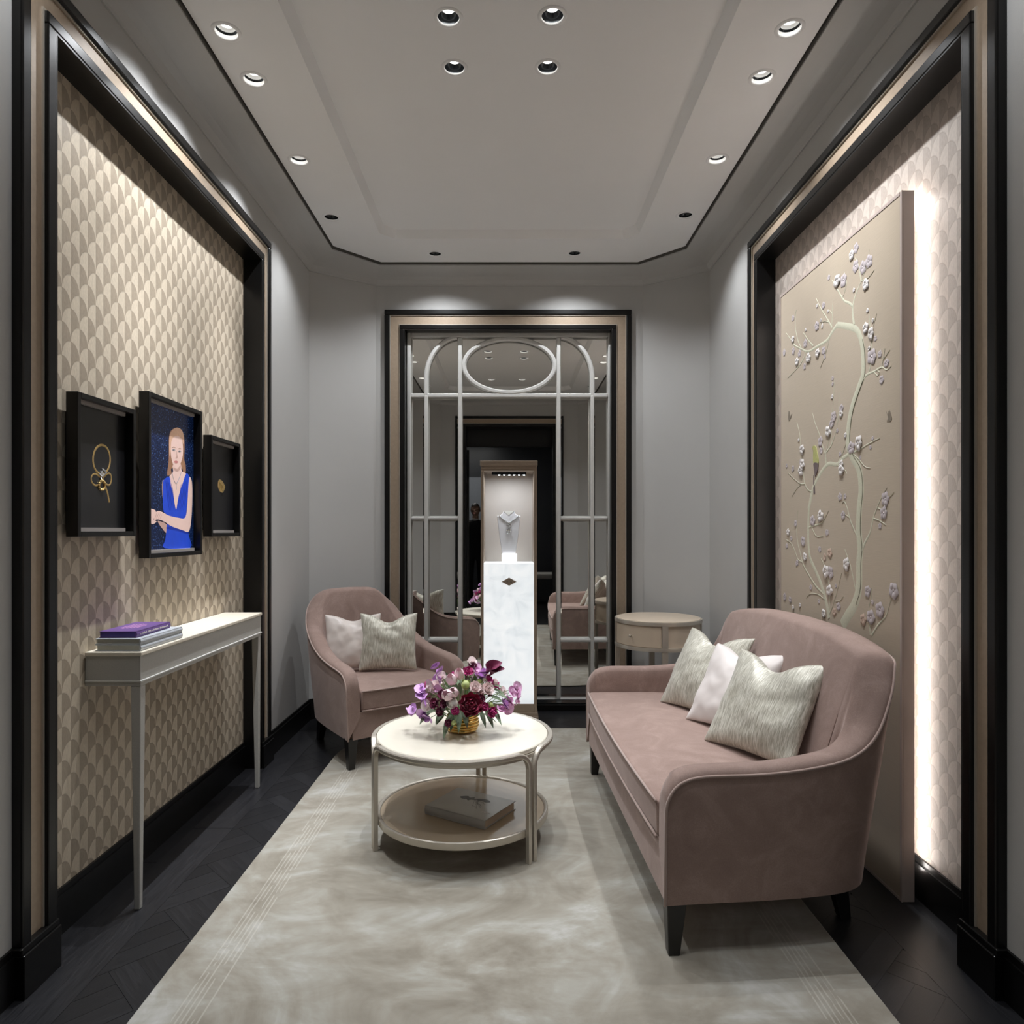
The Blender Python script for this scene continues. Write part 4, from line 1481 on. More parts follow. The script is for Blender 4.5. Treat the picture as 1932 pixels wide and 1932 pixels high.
def petal_mat(name, c0, c1, sss=0.0):
    m, nt, b = new_mat(name)
    v = coords(nt, 'Object')
    f = noise_n(nt, v, 60, 3)
    info = N(nt, 'ShaderNodeObjectInfo')
    g = math_n(nt, 'MULTIPLY_ADD', info.outputs['Random'], 0.5, math_n(nt, 'MULTIPLY', f, 0.5))
    L(nt, mixc(nt, g, c0, c1), b.inputs['Base Color'])
    b.inputs['Roughness'].default_value = 0.55
    b.inputs['Sheen Weight'].default_value = 0.1
    return m
M['f_lav'] = petal_mat('lavender_petal', (0.58, 0.28, 0.66), (0.80, 0.54, 0.84))
M['f_pink'] = petal_mat('pale_pink_petal', (0.84, 0.60, 0.67), (0.92, 0.78, 0.81))
M['f_crim'] = petal_mat('crimson_petal', (0.15, 0.006, 0.03), (0.36, 0.02, 0.075))
M['f_mag'] = petal_mat('magenta_petal', (0.42, 0.015, 0.15), (0.62, 0.06, 0.28))
M['f_white'] = petal_mat('white_petal', (0.80, 0.76, 0.72), (0.88, 0.86, 0.82))
M['f_burg'] = petal_mat('burgundy_petal', (0.11, 0.01, 0.04), (0.26, 0.03, 0.10))
M['f_lilac'] = petal_mat('rosy_lilac_petal', (0.74, 0.36, 0.64), (0.86, 0.60, 0.78))
M['f_blush'] = petal_mat('blush_petal', (0.86, 0.70, 0.70), (0.92, 0.83, 0.81))
M['f_leaf'] = petal_mat('sage_leaf', (0.065, 0.12, 0.05), (0.20, 0.26, 0.155))
M['f_lime'] = petal_mat('lime_bud', (0.25, 0.35, 0.08), (0.50, 0.55, 0.24))
M['f_stem'] = petal_mat('green_stem', (0.10, 0.18, 0.05), (0.24, 0.32, 0.12))

def add_petal(bm, base, direction, up, length, width, cup=0.3, curl=0.2, nseg=4, ruffle=0.0, rr=None):
    """a curved petal: from base along direction, bending towards up"""
    d = Vector(direction).normalized(); up = Vector(up)
    up = (up - d * up.dot(d)).normalized()
    side = d.cross(up)
    rows_ = []
    for i in range(nseg + 1):
        t = i / nseg
        wv = width * math.sin(PI * min(1, 0.12 + 0.80 * t)) ** 0.8
        c = Vector(base) + d * (length * t) + up * (curl * length * t * t)
        row = []
        for k in (-1, 0, 1):
            ru = (rr.uniform(-1, 1) * ruffle * length * t) if rr else 0
            row.append(bm.verts.new(c + side * (wv * 0.5 * k) + up * (cup * width * 0.5 * abs(k) + ru)))
        rows_.append(row)
    for i in range(nseg):
        for k in range(2):
            bm.faces.new((rows_[i][k], rows_[i][k + 1], rows_[i + 1][k + 1], rows_[i + 1][k]))

def me_from(bm, name):
    for f in bm.faces:
        f.smooth = True
    me = bpy.data.meshes.new(name); bm.to_mesh(me); bm.free(); return me

def m_sweetpea(seed):
    r = random.Random(seed); bm = bmesh.new()
    for k in range(2):
        a = r.uniform(-0.5, 0.5) + k * PI
        add_petal(bm, (0, 0, 0), (math.cos(a) * 0.8, math.sin(a) * 0.5, 0.7), (0, -0.4, 1), 0.016, 0.022, 0.2, -0.3, 4, 0.12, r)
    add_petal(bm, (0, 0, 0), (0, 0.25, 1), (0, -1, 0.1), 0.019, 0.030, 0.1, -0.25, 4, 0.1, r)
    add_petal(bm, (0, 0, 0), (0.2, -0.7, 0.5), (0, 0, 1), 0.012, 0.014, 0.5, 0.3, 3, 0.0, r)
    add_petal(bm, (0, 0, 0), (-0.3, -0.6, 0.3), (0, 0, 1), 0.012, 0.014, 0.5, 0.3, 3, 0.0, r)
    return me_from(bm, 'sweet_pea')
def m_tulip(seed):
    r = random.Random(seed); bm = bmesh.new()
    for k in range(6):
        a = k * PI / 3 + (0.1 if k % 2 else 0)
        rad = 0.004
        c, s = math.cos(a), math.sin(a)
        rows_ = []
        for i in range(6):
            t = i / 5
            rr = 0.0135 * math.sin(PI * (0.18 + 0.66 * t)) + (0.0005 if k % 2 else 0.0)
            zz = 0.036 * t
            hw = 0.0095 * math.sin(PI * (0.25 + 0.72 * t)) + 0.0006
            rows_.append([bm.verts.new(((rr * (1 - 0.12 * abs(q))) * c - hw * q * s, (rr * (1 - 0.12 * abs(q))) * s + hw * q * c, zz)) for q in (-1, 0, 1)])
        for i in range(5):
            for q in range(2):
                bm.faces.new((rows_[i][q], rows_[i][q + 1], rows_[i + 1][q + 1], rows_[i + 1][q]))
    return me_from(bm, 'tulip')
def m_ruffle(seed, rad, layers, ruf=0.25, openness=1.0):
    r = random.Random(seed); bm = bmesh.new()
    for ly in range(layers):
        f = ly / max(1, layers - 1)
        nP = 5 + int(4 * f)
        for k in range(nP):
            a = 2 * PI * (k + 0.5 * (ly % 2)) / nP + r.uniform(-0.2, 0.2)
            tilt = 0.15 + 1.05 * f * openness
            d = (math.cos(a) * math.sin(tilt), math.sin(a) * math.sin(tilt), math.cos(tilt))
            add_petal(bm, (0, 0, -rad * 0.2 * f), d, (-math.cos(a), -math.sin(a), 0.6), rad * (0.75 + 0.35 * f), rad * (0.6 + 0.35 * f), 0.35, 0.45 - 0.2 * f, 4, ruf, r)
    return me_from(bm, 'ruffle')
def m_ranunculus():
    bm = bmesh.new()
    for ly in range(5):
        n_ = 6
        for k in range(n_):
            a = 2 * PI * (k + 0.5 * (ly % 2)) / n_
            rr = 0.003 + ly * 0.0026
            rows_ = []
            for i in range(4):
                t = i / 3
                q_r = rr + 0.002 * math.sin(PI * t)
                zz = -0.006 + 0.012 * t - ly * 0.001
                rows_.append([bm.verts.new((q_r * math.cos(a + w_ * 0.62), q_r * math.sin(a + w_ * 0.62), zz - 0.002 * abs(w_))) for w_ in (-1, 0, 1)])
            for i in range(3):
                for q in range(2):
                    bm.faces.new((rows_[i][q], rows_[i][q + 1], rows_[i + 1][q + 1], rows_[i + 1][q]))
    bmesh.ops.create_icosphere(bm, subdivisions=2, radius=0.011, matrix=Matrix.Translation((0, 0, -0.006)))
    return me_from(bm, 'ranunculus')
def m_calla():
    bm = bmesh.new()
    rows_ = []
    n_ = 18
    for i in range(8):
        t = i / 7
        row = []
        for k in range(n_):
            a = 2 * PI * k / n_
            flare = 0.003 + 0.017 * t ** 1.8
            tip = 1 + (0.75 * math.exp(-((a - PI) / 0.6) ** 2)) * t ** 2
            row.append(bm.verts.new((flare * tip * math.cos(a), flare * math.sin(a), 0.05 * t + 0.012 * t ** 2 * math.cos(a - PI))))
        rows_.append(row)
    for i in range(7):
        for k in range(n_ - 1):
            bm.faces.new((rows_[i][k], rows_[i][k + 1], rows_[i + 1][k + 1], rows_[i + 1][k]))
    return me_from(bm, 'calla')
def m_leaf(seed, ln, w):
    r = random.Random(seed); bm = bmesh.new()
    rows_ = []
    bend = r.uniform(0.1, 0.45)
    for i in range(7):
        t = i / 6
        ww = w * math.sin(PI * (0.06 + 0.93 * t)) ** 0.9
        c = Vector((0, ln * t, -bend * ln * t * t))
        rows_.append([bm.verts.new(c + Vector((ww * 0.5 * q, 0, 0.12 * w * abs(q)))) for q in (-1, 0, 1)])
    for i in range(6):
        for q in range(2):
            bm.faces.new((rows_[i][q], rows_[i][q + 1], rows_[i + 1][q + 1], rows_[i + 1][q]))
    return me_from(bm, 'leaf')
def m_bud():
    bm = bmesh.new()
    bmesh.ops.create_icosphere(bm, subdivisions=2, radius=1.0, matrix=Matrix.Diagonal((0.012, 0.012, 0.015, 1)))
    for k in range(4):
        a = k * PI / 2
        add_petal(bm, (0.004 * math.cos(a), 0.004 * math.sin(a), -0.012), (math.cos(a) * 0.7, math.sin(a) * 0.7, 0.8), (-math.cos(a), -math.sin(a), 0.2), 0.024, 0.014, 0.2, 0.35, 4)
    return me_from(bm, 'bud')

PROT = {}
def proto(key, me, mat):
    me.materials.append(M[mat]); PROT.setdefault(key, []).append(me)
for s in range(4):
    proto('sweet_pea', m_sweetpea(s), 'f_lav'); proto('sweet_pea_rosy', m_sweetpea(s + 10), 'f_lilac')
proto('sweet_pea_white', m_sweetpea(31), 'f_blush')
proto('tulip', m_tulip(1), 'f_pink')
for s in range(2):
    proto('carnation', m_ruffle(s + 3, 0.017, 4, 0.30), 'f_mag'); proto('rose', m_ruffle(s + 7, 0.019, 4, 0.10), 'f_blush'); proto('scabious', m_ruffle(s + 17, 0.015, 3, 0.30), 'f_burg')
proto('peony', m_ruffle(21, 0.036, 6, 0.16, 0.95), 'f_crim')
proto('ranunculus', m_ranunculus(), 'f_white')
proto('calla_lily', m_calla(), 'f_burg')
proto('flower_bud', m_bud(), 'f_lime')
for s in range(4):
    proto('leaf', m_leaf(s, 0.085, 0.019), 'f_leaf'); proto('leaf_small', m_leaf(s + 9, 0.05, 0.016), 'f_leaf')

bq = thing('flower_bouquet', 'lavender, pink and crimson flower bouquet in the gold bowl', 'flowers', (-0.192, 2.815, HT + 0.07))
BC = Vector((0, 0, 0.0))
rndf = random.Random(11)
def place_flower(kind, pos, outward, scale=1.0, spin=None, name=None):
    me = rndf.choice(PROT[kind])
    o = bpy.data.objects.new(name or kind, me)
    C.objects.link(o); o.parent = bq
    q = Vector(outward).normalized().to_track_quat('Z', 'Y')
    o.rotation_euler = (q.to_matrix() @ Matrix.Rotation(spin if spin is not None else rndf.uniform(0, 6.28), 3, 'Z')).to_euler()
    o.location = pos; o.scale = (scale,) * 3
    return o
def fl(kind, px, py, scale=1.0, depth=1.0, spin=None, name=None):
    """bouquet bloom; its place over the bowl follows the photo, its depth the dome of the bouquet"""
    x = (px - 961) / 1300 * 2.79 + 0.192
    z = 1.25 - (py - 1002) / 1300 * 2.79 - (HT + 0.07)
    r2 = max(0.0, 1 - (x / 0.20) ** 2 - ((z - 0.06) / 0.16) ** 2)
    y = -0.135 * math.sqrt(r2) * depth
    out = Vector((x * 1.0, y - 0.05, (z - 0.02) * 0.9 + 0.02))
    return place_flower(kind, (x, y, z), out, scale * 1.5, spin, name), Vector((x, y, z))
heads = []
for (k, a_, b_, s, dp) in [
    ('peony', 889, 1318, 1.0, 1.0), ('tulip', 857, 1281, 1.0, .85), ('tulip', 869, 1274, .95, .7), ('tulip', 852, 1303, 1.05, 1.0), ('tulip', 861, 1300, .95, .9),
    ('ranunculus', 857, 1312, 1.0, 1.12), ('flower_bud', 881, 1284, 1.0, .95), ('rose', 897, 1290, 1.0, .9), ('rose', 919, 1294, 1.05, .9), ('rose', 905, 1297, .9, .8),
    ('carnation', 883, 1267, 1.0, .6), ('carnation', 864, 1326, .75, 1.1), ('carnation', 926, 1333, 1.0, 1.0), ('carnation', 914, 1322, .8, 1.0), ('carnation', 921, 1280, .7, .6),
    ('calla_lily', 915, 1274, .82, .3), ('calla_lily', 922, 1277, .7, .3),
    ('sweet_pea', 823, 1261, 1.0, .4), ('sweet_pea', 832, 1270, 1.15, .4), ('sweet_pea', 829, 1284, 1.1, .5), ('sweet_pea', 801, 1296, 1.25, 1.0), ('sweet_pea', 804, 1305, 1.25, 1.0), ('sweet_pea', 809, 1314, 1.2, 1.0),
    ('sweet_pea_rosy', 898, 1268, 1.2, .4), ('sweet_pea', 911, 1271, 1.25, .4), ('sweet_pea', 905, 1276, 1.1, .6), ('sweet_pea_rosy', 899, 1262, .9, .3),
    ('sweet_pea_rosy', 957, 1319, 1.25, 1.0), ('sweet_pea', 949, 1322, 1.15, 1.0), ('sweet_pea_rosy', 971, 1301, 1.1, 1.0), ('sweet_pea_rosy', 973, 1312, 1.1, 1.0), ('sweet_pea_rosy', 972, 1325, 1.1, 1.0), ('sweet_pea_rosy', 954, 1333, 1.15, 1.0), ('sweet_pea_rosy', 963, 1308, 1.1, 1.0), ('sweet_pea_rosy', 942, 1330, 1.0, 1.0),
    ('sweet_pea', 777, 1344, 1.1, 1.0), ('sweet_pea', 785, 1336, 1.15, 1.0), ('sweet_pea', 804, 1338, 1.15, 1.0), ('sweet_pea', 815, 1345, 1.25, 1.0), ('sweet_pea_white', 813, 1322, 1.1, 1.0), ('sweet_pea_white', 817, 1291, 1.2, .7), ('sweet_pea_white', 826, 1292, 1.1, .7), ('sweet_pea_rosy', 833, 1296, 1.1, .8), ('sweet_pea_white', 890, 1253, 1.0, .3), ('sweet_pea_white', 836, 1277, 1.0, .5),
    ('scabious', 827, 1317, 1.1, 1.0), ('scabious', 840, 1302, 1.0, .9), ('scabious', 891, 1258, .9, .4), ('scabious', 852, 1349, .8, 1.1), ('scabious', 836, 1331, .9, 1.0), ('scabious', 921, 1300, .9, .8), ('scabious', 844, 1316, .9, 1.0), ('scabious', 908, 1308, .9, 1.0),
    ('flower_bud', 861, 1347, .55, 1.2), ('flower_bud', 905, 1281, .6, .7), ('flower_bud', 926, 1320, .6, 1.0)]:
    o, p = fl(k, a_, b_, s, dp, None, 'flower_bud' if k == 'flower_bud' else k.replace('_rosy', '').replace('_white', ''))
    heads.append(p)
# blooms round the back, seen in the mirror
for q in range(26):
    a = rndf.uniform(0.15, PI - 0.15); e = rndf.uniform(0.05, 1.1)
    d = Vector((math.cos(a) * math.cos(e), math.sin(a) * math.cos(e), math.sin(e)))
    p = Vector((d.x * 0.17, d.y * 0.13, 0.03 + d.z * 0.14))
    k = rndf.choice(['sweet_pea', 'sweet_pea_rosy', 'carnation', 'rose', 'scabious', 'sweet_pea_white'])
    place_flower(k, p, d, rndf.uniform(1.3, 1.75), None, k.replace('_rosy', '').replace('_white', ''))
    heads.append(p)
# leaves: a collar round the rim and sprays between the blooms
for (a_, b_, L_, dpx, dpy) in [(812, 1352, 1.0, -.55, .9), (850, 1366, 1.15, -.25, 1.0), (868, 1350, 1.1, 0.0, 1.0), (876, 1352, 1.1, .25, 1.0), (836, 1350, 1.0, -.35, .9),
                               (915, 1350, 1.0, .55, .75), (926, 1344, 1.0, .7, .7), (905, 1352, .9, .45, .7), (846, 1332, .9, -.3, .9), (826, 1340, .95, -.6, .6), (858, 1360, 1.1, -.15, 1.0), (838, 1360, .8, -.5, .6), (926, 1312, .7, 1.5, -1.5), (934, 1318, .7, 1.8, -.6), (922, 1322, .8, 1.6, .4), (930, 1306, .6, .9, -2.5), (806, 1310, .6, -1.4, .5)]:
    x = (a_ - 961) / 1300 * 2.76 + 0.192
    z = 1.25 - (b_ - 1002) / 1300 * 2.76 - (HT + 0.07)
    y = -0.085 - 0.02 * rndf.random()
    me = rndf.choice(PROT['leaf'])
    o = bpy.data.objects.new('leaf', me); C.objects.link(o); o.parent = bq
    d = Vector((dpx * 0.5, -0.75, -0.17 * dpy)).normalized()
    up = Vector((0, -0.35, 1)); up = (up - d * up.dot(d)).normalized()
    sd = d.cross(up)
    m3 = Matrix((sd, d, up)).transposed()
    o.matrix_local = Matrix.Translation((x, y + 0.05, max(z, -0.012) + 0.02)) @ m3.to_4x4() @ Matrix.Scale(L_ * 1.15, 4)
for q in range(46):
    a = rndf.uniform(0, 2 * PI); e = rndf.uniform(-0.15, 1.2)
    d = Vector((math.cos(a) * math.cos(e), math.sin(a) * math.cos(e), math.sin(e)))
    p = Vector((d.x * 0.085, d.y * 0.075, 0.01 + max(d.z, 0) * 0.10))
    me = rndf.choice(PROT['leaf_small'] if q % 2 else PROT['leaf'])
    o = bpy.data.objects.new('leaf', me); C.objects.link(o); o.parent = bq
    up = Vector((0, 0, 1)) if abs(d.z) < 0.9 else Vector((0, 1, 0))
    up = (up - d * up.dot(d)).normalized(); sd = d.cross(up)
    o.matrix_local = Matrix.Translation(p) @ Matrix((sd, d, up)).transposed().to_4x4() @ Matrix.Scale(rndf.uniform(0.8, 1.15), 4)
bm = bmesh.new()
for p in heads:
    b0 = Vector((p.x * 0.18, p.y * 0.18, -0.03))
    mid = (b0 + p) / 2 + Vector((0, 0, 0.03))
    sp_ = spline([tuple(b0), tuple(mid), tuple(p - (p - mid).normalized() * 0.004)], 4)
    add_tube(bm, sp_, 0.0013, 5)
obj('stems', bm, 'f_stem', bq)
bm = bmesh.new()
add_lathe(bm, [(0.0, -0.03), (0.052, -0.03), (0.056, -0.004), (0.045, 0.022), (0.0, 0.04)], 20)
obj('moss', bm, 'f_leaf', bq, smooth=True)

# ================================================================== SIDE TABLE
ST = (0.945, 4.38)
st = thing('side_table', 'round drum side table with drawer behind the settee', 'side table', (ST[0], ST[1], 0))
RS, ZS = 0.272, 0.705
bm = bmesh.new(); add_lathe(bm, [(0, ZS - 0.012), (RS - 0.012, ZS - 0.012), (RS - 0.010, ZS - 0.002), (RS - 0.014, ZS), (0, ZS)], 64)
smooth_by(obj('tabletop', bm, 'tanwood', st), 40)
for zz in ((ZS - 0.026, ZS - 0.004), (ZS - 0.180, ZS - 0.158)):
    bm = bmesh.new(); add_lathe(bm, [(RS - 0.012, zz[0]), (RS, zz[0]), (RS + 0.001, (zz[0] + zz[1]) / 2), (RS, zz[1]), (RS - 0.012, zz[1]), (RS - 0.012, zz[0])], 64)
    smooth_by(obj('metal_band', bm, 'champ', st), 40)
bm = bmesh.new(); add_lathe(bm, [(0, ZS - 0.172), (RS - 0.012, ZS - 0.172), (RS - 0.012, ZS - 0.016), (0, ZS - 0.016)], 64)
smooth_by(obj('drum', bm, 'tanwood', st), 40)
for a in (267, 177, 87, -3):
    a = math.radians(a)
    bm = bmesh.new()
    c, s = math.cos(a), math.sin(a)
    def pr_(r, t): return (r * c - t * s, r * s + t * c)
    add_prism(bm, [pr_(RS - 0.030, -0.018), pr_(RS - 0.002, -0.018), pr_(RS - 0.002, 0.018), pr_(RS - 0.030, 0.018)], 0.0005, ZS - 0.158)
    bevel_mod(obj('leg', bm, 'champ', st), 0.003)
    bm = bmesh.new()
    add_prism(bm, [pr_(RS - 0.020, -0.018), pr_(RS - 0.0005, -0.018), pr_(RS - 0.0005, 0.018), pr_(RS - 0.020, 0.018)], ZS - 0.162, ZS - 0.022)
    obj('drum_post', bm, 'champ', st)
bm = bmesh.new()
aa0, aa1 = math.radians(183), math.radians(261.5)
add_lathe(bm, [(RS - 0.013, ZS - 0.154), (RS - 0.006, ZS - 0.154), (RS - 0.006, ZS - 0.031), (RS - 0.013, ZS - 0.031), (RS - 0.013, ZS - 0.154)], 24, 0, 0, aa0, aa1)
dr = obj('drawer_front', bm, 'tanwood', st); smooth_by(dr, 40)
a = math.radians(221)
bm = bmesh.new()
bmesh.ops.create_uvsphere(bm, u_segments=12, v_segments=8, radius=0.008, matrix=Matrix.Translation(((RS + 0.008) * math.cos(a), (RS + 0.008) * math.sin(a), ZS - 0.092)))
add_tube(bm, [((RS - 0.008) * math.cos(a), (RS - 0.008) * math.sin(a), ZS - 0.092), ((RS + 0.006) * math.cos(a), (RS + 0.006) * math.sin(a), ZS - 0.092)], 0.004, 8)
obj('drawer_knob', bm, 'champ', dr, smooth=True)

# ================================================================== CONSOLE
CY0, CY1, CXF, CXB, CZ = 2.265, 3.375, -1.210, -1.397, 0.852
con = thing('console_table', 'slim cream and grey wall console with tapered legs in the left niche', 'console', ((CXF + CXB) / 2, (CY0 + CY1) / 2, 0))
cox, coy = (CXF + CXB) / 2, (CY0 + CY1) / 2
hx, hy = (CXF - CXB) / 2, (CY1 - CY0) / 2
box('top', -hx, hx, -hy, hy, CZ - 0.014, CZ, 'consoletop', con, 0.003)
box('apron', -hx, hx - 0.005, -hy + 0.005, hy - 0.005, CZ - 0.094, CZ - 0.0142, 'consolebody', con)
box('lower_bead', -hx, hx - 0.001, -hy + 0.001, hy - 0.001, CZ - 0.100, CZ - 0.094, 'silver', con, 0.0015)
box('lower_moulding', -hx, hx - 0.004, -hy + 0.004, hy - 0.004, CZ - 0.112, CZ - 0.100, 'consolebody', con)
box('corner_bead', hx - 0.0055, hx - 0.004, -hy + 0.004, -hy + 0.0055, CZ - 0.094, CZ - 0.0142, 'silver', con)
for s in (-1, 1):
    yc = s * (hy - 0.022)
    leg('leg', hx - 0.022, yc, 0.0005, CZ - 0.112, 0.0095, 0.0165, (0.004, s * 0.006), con, 'consolebody')

def slim_books():
    B = CZ + 0.0005
    # spines face the room (+x); books lie with the long side along the wall
    t1 = book('art_book', 'silver-grey book at the bottom of the console stack', (-1.295, 2.425, B), PI / 2, 0.290, 0.150, 0.021, 'greybook', 'greypage', 'books stacked on the console')
    t2 = book('art_book', 'silver-grey book in the middle of the console stack', (-1.2955, 2.425, B + 0.0215), PI / 2, 0.290, 0.150, 0.020, 'greybook', 'greypage', 'books stacked on the console')
    t3 = book('art_book', 'purple book with pink lettering on top of the console stack', (-1.307, 2.415, B + 0.042), PI / 2 + math.radians(2), 0.245, 0.122, 0.022, 'purple', 'violet', 'books stacked on the console', 0.002)
    def stripes(t, z, rows_, x0, mat, nm):
        rr = random.Random(3)
        for i, (y, a, b_) in enumerate(rows_):
            bm = bmesh.new()
            x = a
            while x < b_:
                w_ = rr.uniform(0.004, 0.011)
                hh = rr.uniform(0.0035, 0.0065)
                pts_ = spline([(x, y - hh / 2), (x + w_ * 0.3, y + hh / 2), (x + w_ * 0.6, y - hh / 3), (x + w_, y + hh / 3)], 3)
                add_ribbon(bm, pts_, [0.0026] * len(pts_), lambda u, v, h: (u, v, z + 0.0003 + h * 0.2), 0.001)
                x += w_ + 0.003
            obj(nm, bm, mat, t)
    stripes(t3, 0.022, [(0.030, -0.045, 0.05), (0.018, -0.060, 0.055), (0.005, -0.055, 0.06), (-0.007, -0.05, 0.05), (-0.019, -0.035, 0.03)], 0, 'pinkprint', 'title_lettering')
    rr = random.Random(8)
    bm = bmesh.new()
    x = -0.100
    while x < 0.105:
        w_ = rr.uniform(0.003, 0.006)
        if rr.random() > 0.12:
            add_box(bm, x, x + w_, -0.0640, -0.0630, 0.008, 0.008 + rr.uniform(0.004, 0.007))
        x += w_ + 0.002
    obj('spine_lettering', bm, 'creamprint', t3)
    return t1
slim_books()

# ================================================================== FRAMED PICTURES (left niche)
def picture(name, label, y0, y1, z0, z1, cat='picture'):
    XF, XK = -1.347, -1.385
    t = thing(name, label, cat, (XK, (y0 + y1) / 2, z0), 0, 'black shadow-box frames in the left niche')
    ox, oy, oz = XK, (y0 + y1) / 2, z0
    w, h = (y1 - y0) / 2, z1 - z0
    b = 0.017
    d = XF - XK
    bm = bmesh.new()
    for (a0, a1, c0, c1) in ((-w, -w + b, 0, h), (w - b, w, 0, h), (-w + b, w - b, 0, b), (-w + b, w - b, h - b, h)):
        add_box(bm, 0, d, a0, a1, c0, c1)
    bevel_mod(obj('frame', bm, 'black', t), 0.0015, 2)
    bm = bmesh.new(); add_box(bm, 0.0, 0.006, -w + b, w - b, b, h - b)
    obj('back_board', bm, 'darkprint', t)
    bm = bmesh.new()
    add_box(bm, 0.006, 0.020, -w + b, w - b - 0.02, b, b + 0.012)
    add_box(bm, 0.006, 0.020, -w + b, w - b - 0.02, h - b - 0.012, h - b)
    obj('slip_edge', bm, 'greymat', t)
    bm = bmesh.new(); add_box(bm, -0.0145, 0.0, -w + 0.03, w - 0.03, 0.03, h - 0.05)
    obj('wall_mount', bm, 'black', t)
    return t, (ox, oy, oz)

def zoomA(zx, zy):          # drawing coordinates used while tracing the prints
    return 110 + zx * 0.1967, 720 + zy * 0.1967
def trace(pts, X, o):
    out = []
    for p in pts:
        px, py = zoomA(*p)
        Y, Z = on_side(px, py, X)
        out.append((Y - o[1], Z - o[2]))
    return out

XP = -1.378
pl_l, oL = picture('jewel_picture', 'black framed print of a gold bow necklace, nearest the camera', 2.151, 2.487, 1.232, 1.687)
pl_c, oC = picture('portrait_screen', 'black framed portrait of a person in a blue dress, centre of three', 2.575, 3.024, 1.148, 1.774, 'picture')
pl_r, oR = picture('jewel_picture', 'black framed print of a small gold clip, farthest from the camera', 3.116, 3.454, 1.225, 1.686)

def gold_line(parent, o, pts, w, mat='goldprint', nm='gold_cord', closed=False, sub=6):
    p2 = spline(trace(pts, XP, o), sub, closed)
    if closed:
        p2.append(p2[0])
    bm = bmesh.new()
    add_ribbon(bm, p2, [w] * len(p2), lambda u, v, h: (0.0062 + h, u, v), 0.0016)
    return obj(nm, bm, mat, parent, smooth=True)
ring = [(418 + 82 * math.cos(a), 748 - 140 * math.sin(a)) for a in [2 * PI * k / 16 for k in range(16)]]
gold_line(pl_l, oL, ring, 0.0085, closed=True)
gold_line(pl_l, oL, [(420, 935), (385, 900), (350, 885), (322, 910), (322, 955), (350, 992), (390, 990), (425, 950)], 0.0065)
gold_line(pl_l, oL, [(425, 935), (455, 900), (485, 880), (508, 900), (510, 950), (495, 990), (465, 985), (440, 950)], 0.0065)
gold_line(pl_l, oL, [(430, 950), (455, 1010), (475, 1070), (485, 1120), (492, 1158)], 0.0085)
rg = random.Random(2)
bm = bmesh.new()
for q in range(26):
    a = rg.uniform(0, 6.28); rr = rg.uniform(0, 1) ** 0.5
    (u, v), = trace([(425 + 33 * rr * math.cos(a), 890 + 52 * rr * math.sin(a))], XP, oL)
    bmesh.ops.create_icosphere(bm, subdivisions=1, radius=0.0038, matrix=Matrix.Translation((0.008, u, v)))
obj('gem_cluster', bm, 'diamond', pl_l)
bm = bmesh.new()
for q in range(14):
    a = 2 * PI * q / 14
    (u, v), = trace([(416 + 28 * math.cos(a), 995 + 45 * math.sin(a))], XP, oL)
    bmesh.ops.create_icosphere(bm, subdivisions=1, radius=0.0046, matrix=Matrix.Translation((0.008, u, v)))
obj('gold_bead_rosette', bm, 'goldprint', pl_l)
def flat_poly(parent, o, pts, mat, nm, lev, sub=4, X=XP):
    p2 = spline(trace(pts, X, o), sub, True)
    bm = bmesh.new()
    h0 = 0.0062 + 0.00025 * lev
    vs_ = [bm.verts.new((h0, p[0], p[1])) for p in p2]
    es = [bm.edges.new((vs_[i], vs_[(i + 1) % len(vs_)])) for i in range(len(vs_))]
    bmesh.ops.triangle_fill(bm, use_beauty=True, edges=es)
    r = bmesh.ops.extrude_face_region(bm, geom=bm.faces[:])
    bmesh.ops.translate(bm, verts=[g for g in r['geom'] if isinstance(g, bmesh.types.BMVert)], vec=(0.0001, 0, 0))
    return obj(nm, bm, mat, parent)
flat_poly(pl_r, oR, [(1535, 960), (1548, 938), (1575, 955), (1592, 985), (1602, 1010), (1590, 1045), (1575, 1065), (1550, 1050), (1532, 1005)], 'goldprint', 'gold_clip', 1)
for q in range(4):
    gold_line(pl_r, oR, [(1545 + 8 * q, 960 + 10 * q), (1550 + 9 * q, 1000 + 8 * q), (1548 + 9 * q, 1035 + 6 * q)], 0.004, 'gold', 'gold_rib')
flat_poly(pl_r, oR, [(1555, 1062), (1578, 1068), (1582, 1080), (1570, 1100)], 'black', 'clip_shade', 1)
# portrait print
w_, h_ = (3.024 - 2.575) / 2 - 0.017, 0.626 - 0.017
bm = bmesh.new(); add_box(bm, 0.0058, 0.0061, -w_, w_, 0.017, h_)
obj('print_background', bm, 'night', pl_c)
FP = lambda pts, mat, nm, lev, sub=4: flat_poly(pl_c, oC, pts, mat, nm, lev, sub)
FP([(1062, 640), (1064, 530), (1085, 468), (1140, 440), (1188, 470), (1208, 545), (1212, 650), (1208, 740), (1222, 800), (1222, 872), (1198, 892), (1185, 830), (1090, 830), (1086, 880), (1052, 905), (1046, 870), (1060, 770)], 'p_hair', 'printed_hair', 1)
FP([(1100, 800), (1102, 865), (1066, 915), (1085, 1010), (1108, 1115), (1130, 1228), (1152, 1110), (1190, 985), (1226, 886), (1186, 860), (1172, 790)], 'p_skin', 'printed_neck', 2)
FP([(1105, 822), (1112, 850), (1140, 862), (1168, 840), (1172, 800), (1140, 838)], 'p_skin2', 'printed_chin_shade', 3)
FP([(1086, 565), (1108, 528), (1148, 520), (1182, 548), (1195, 635), (1190, 725), (1166, 798), (1140, 834), (1116, 824), (1092, 770), (1080, 700), (1078, 620)], 'p_skin', 'printed_face', 4)
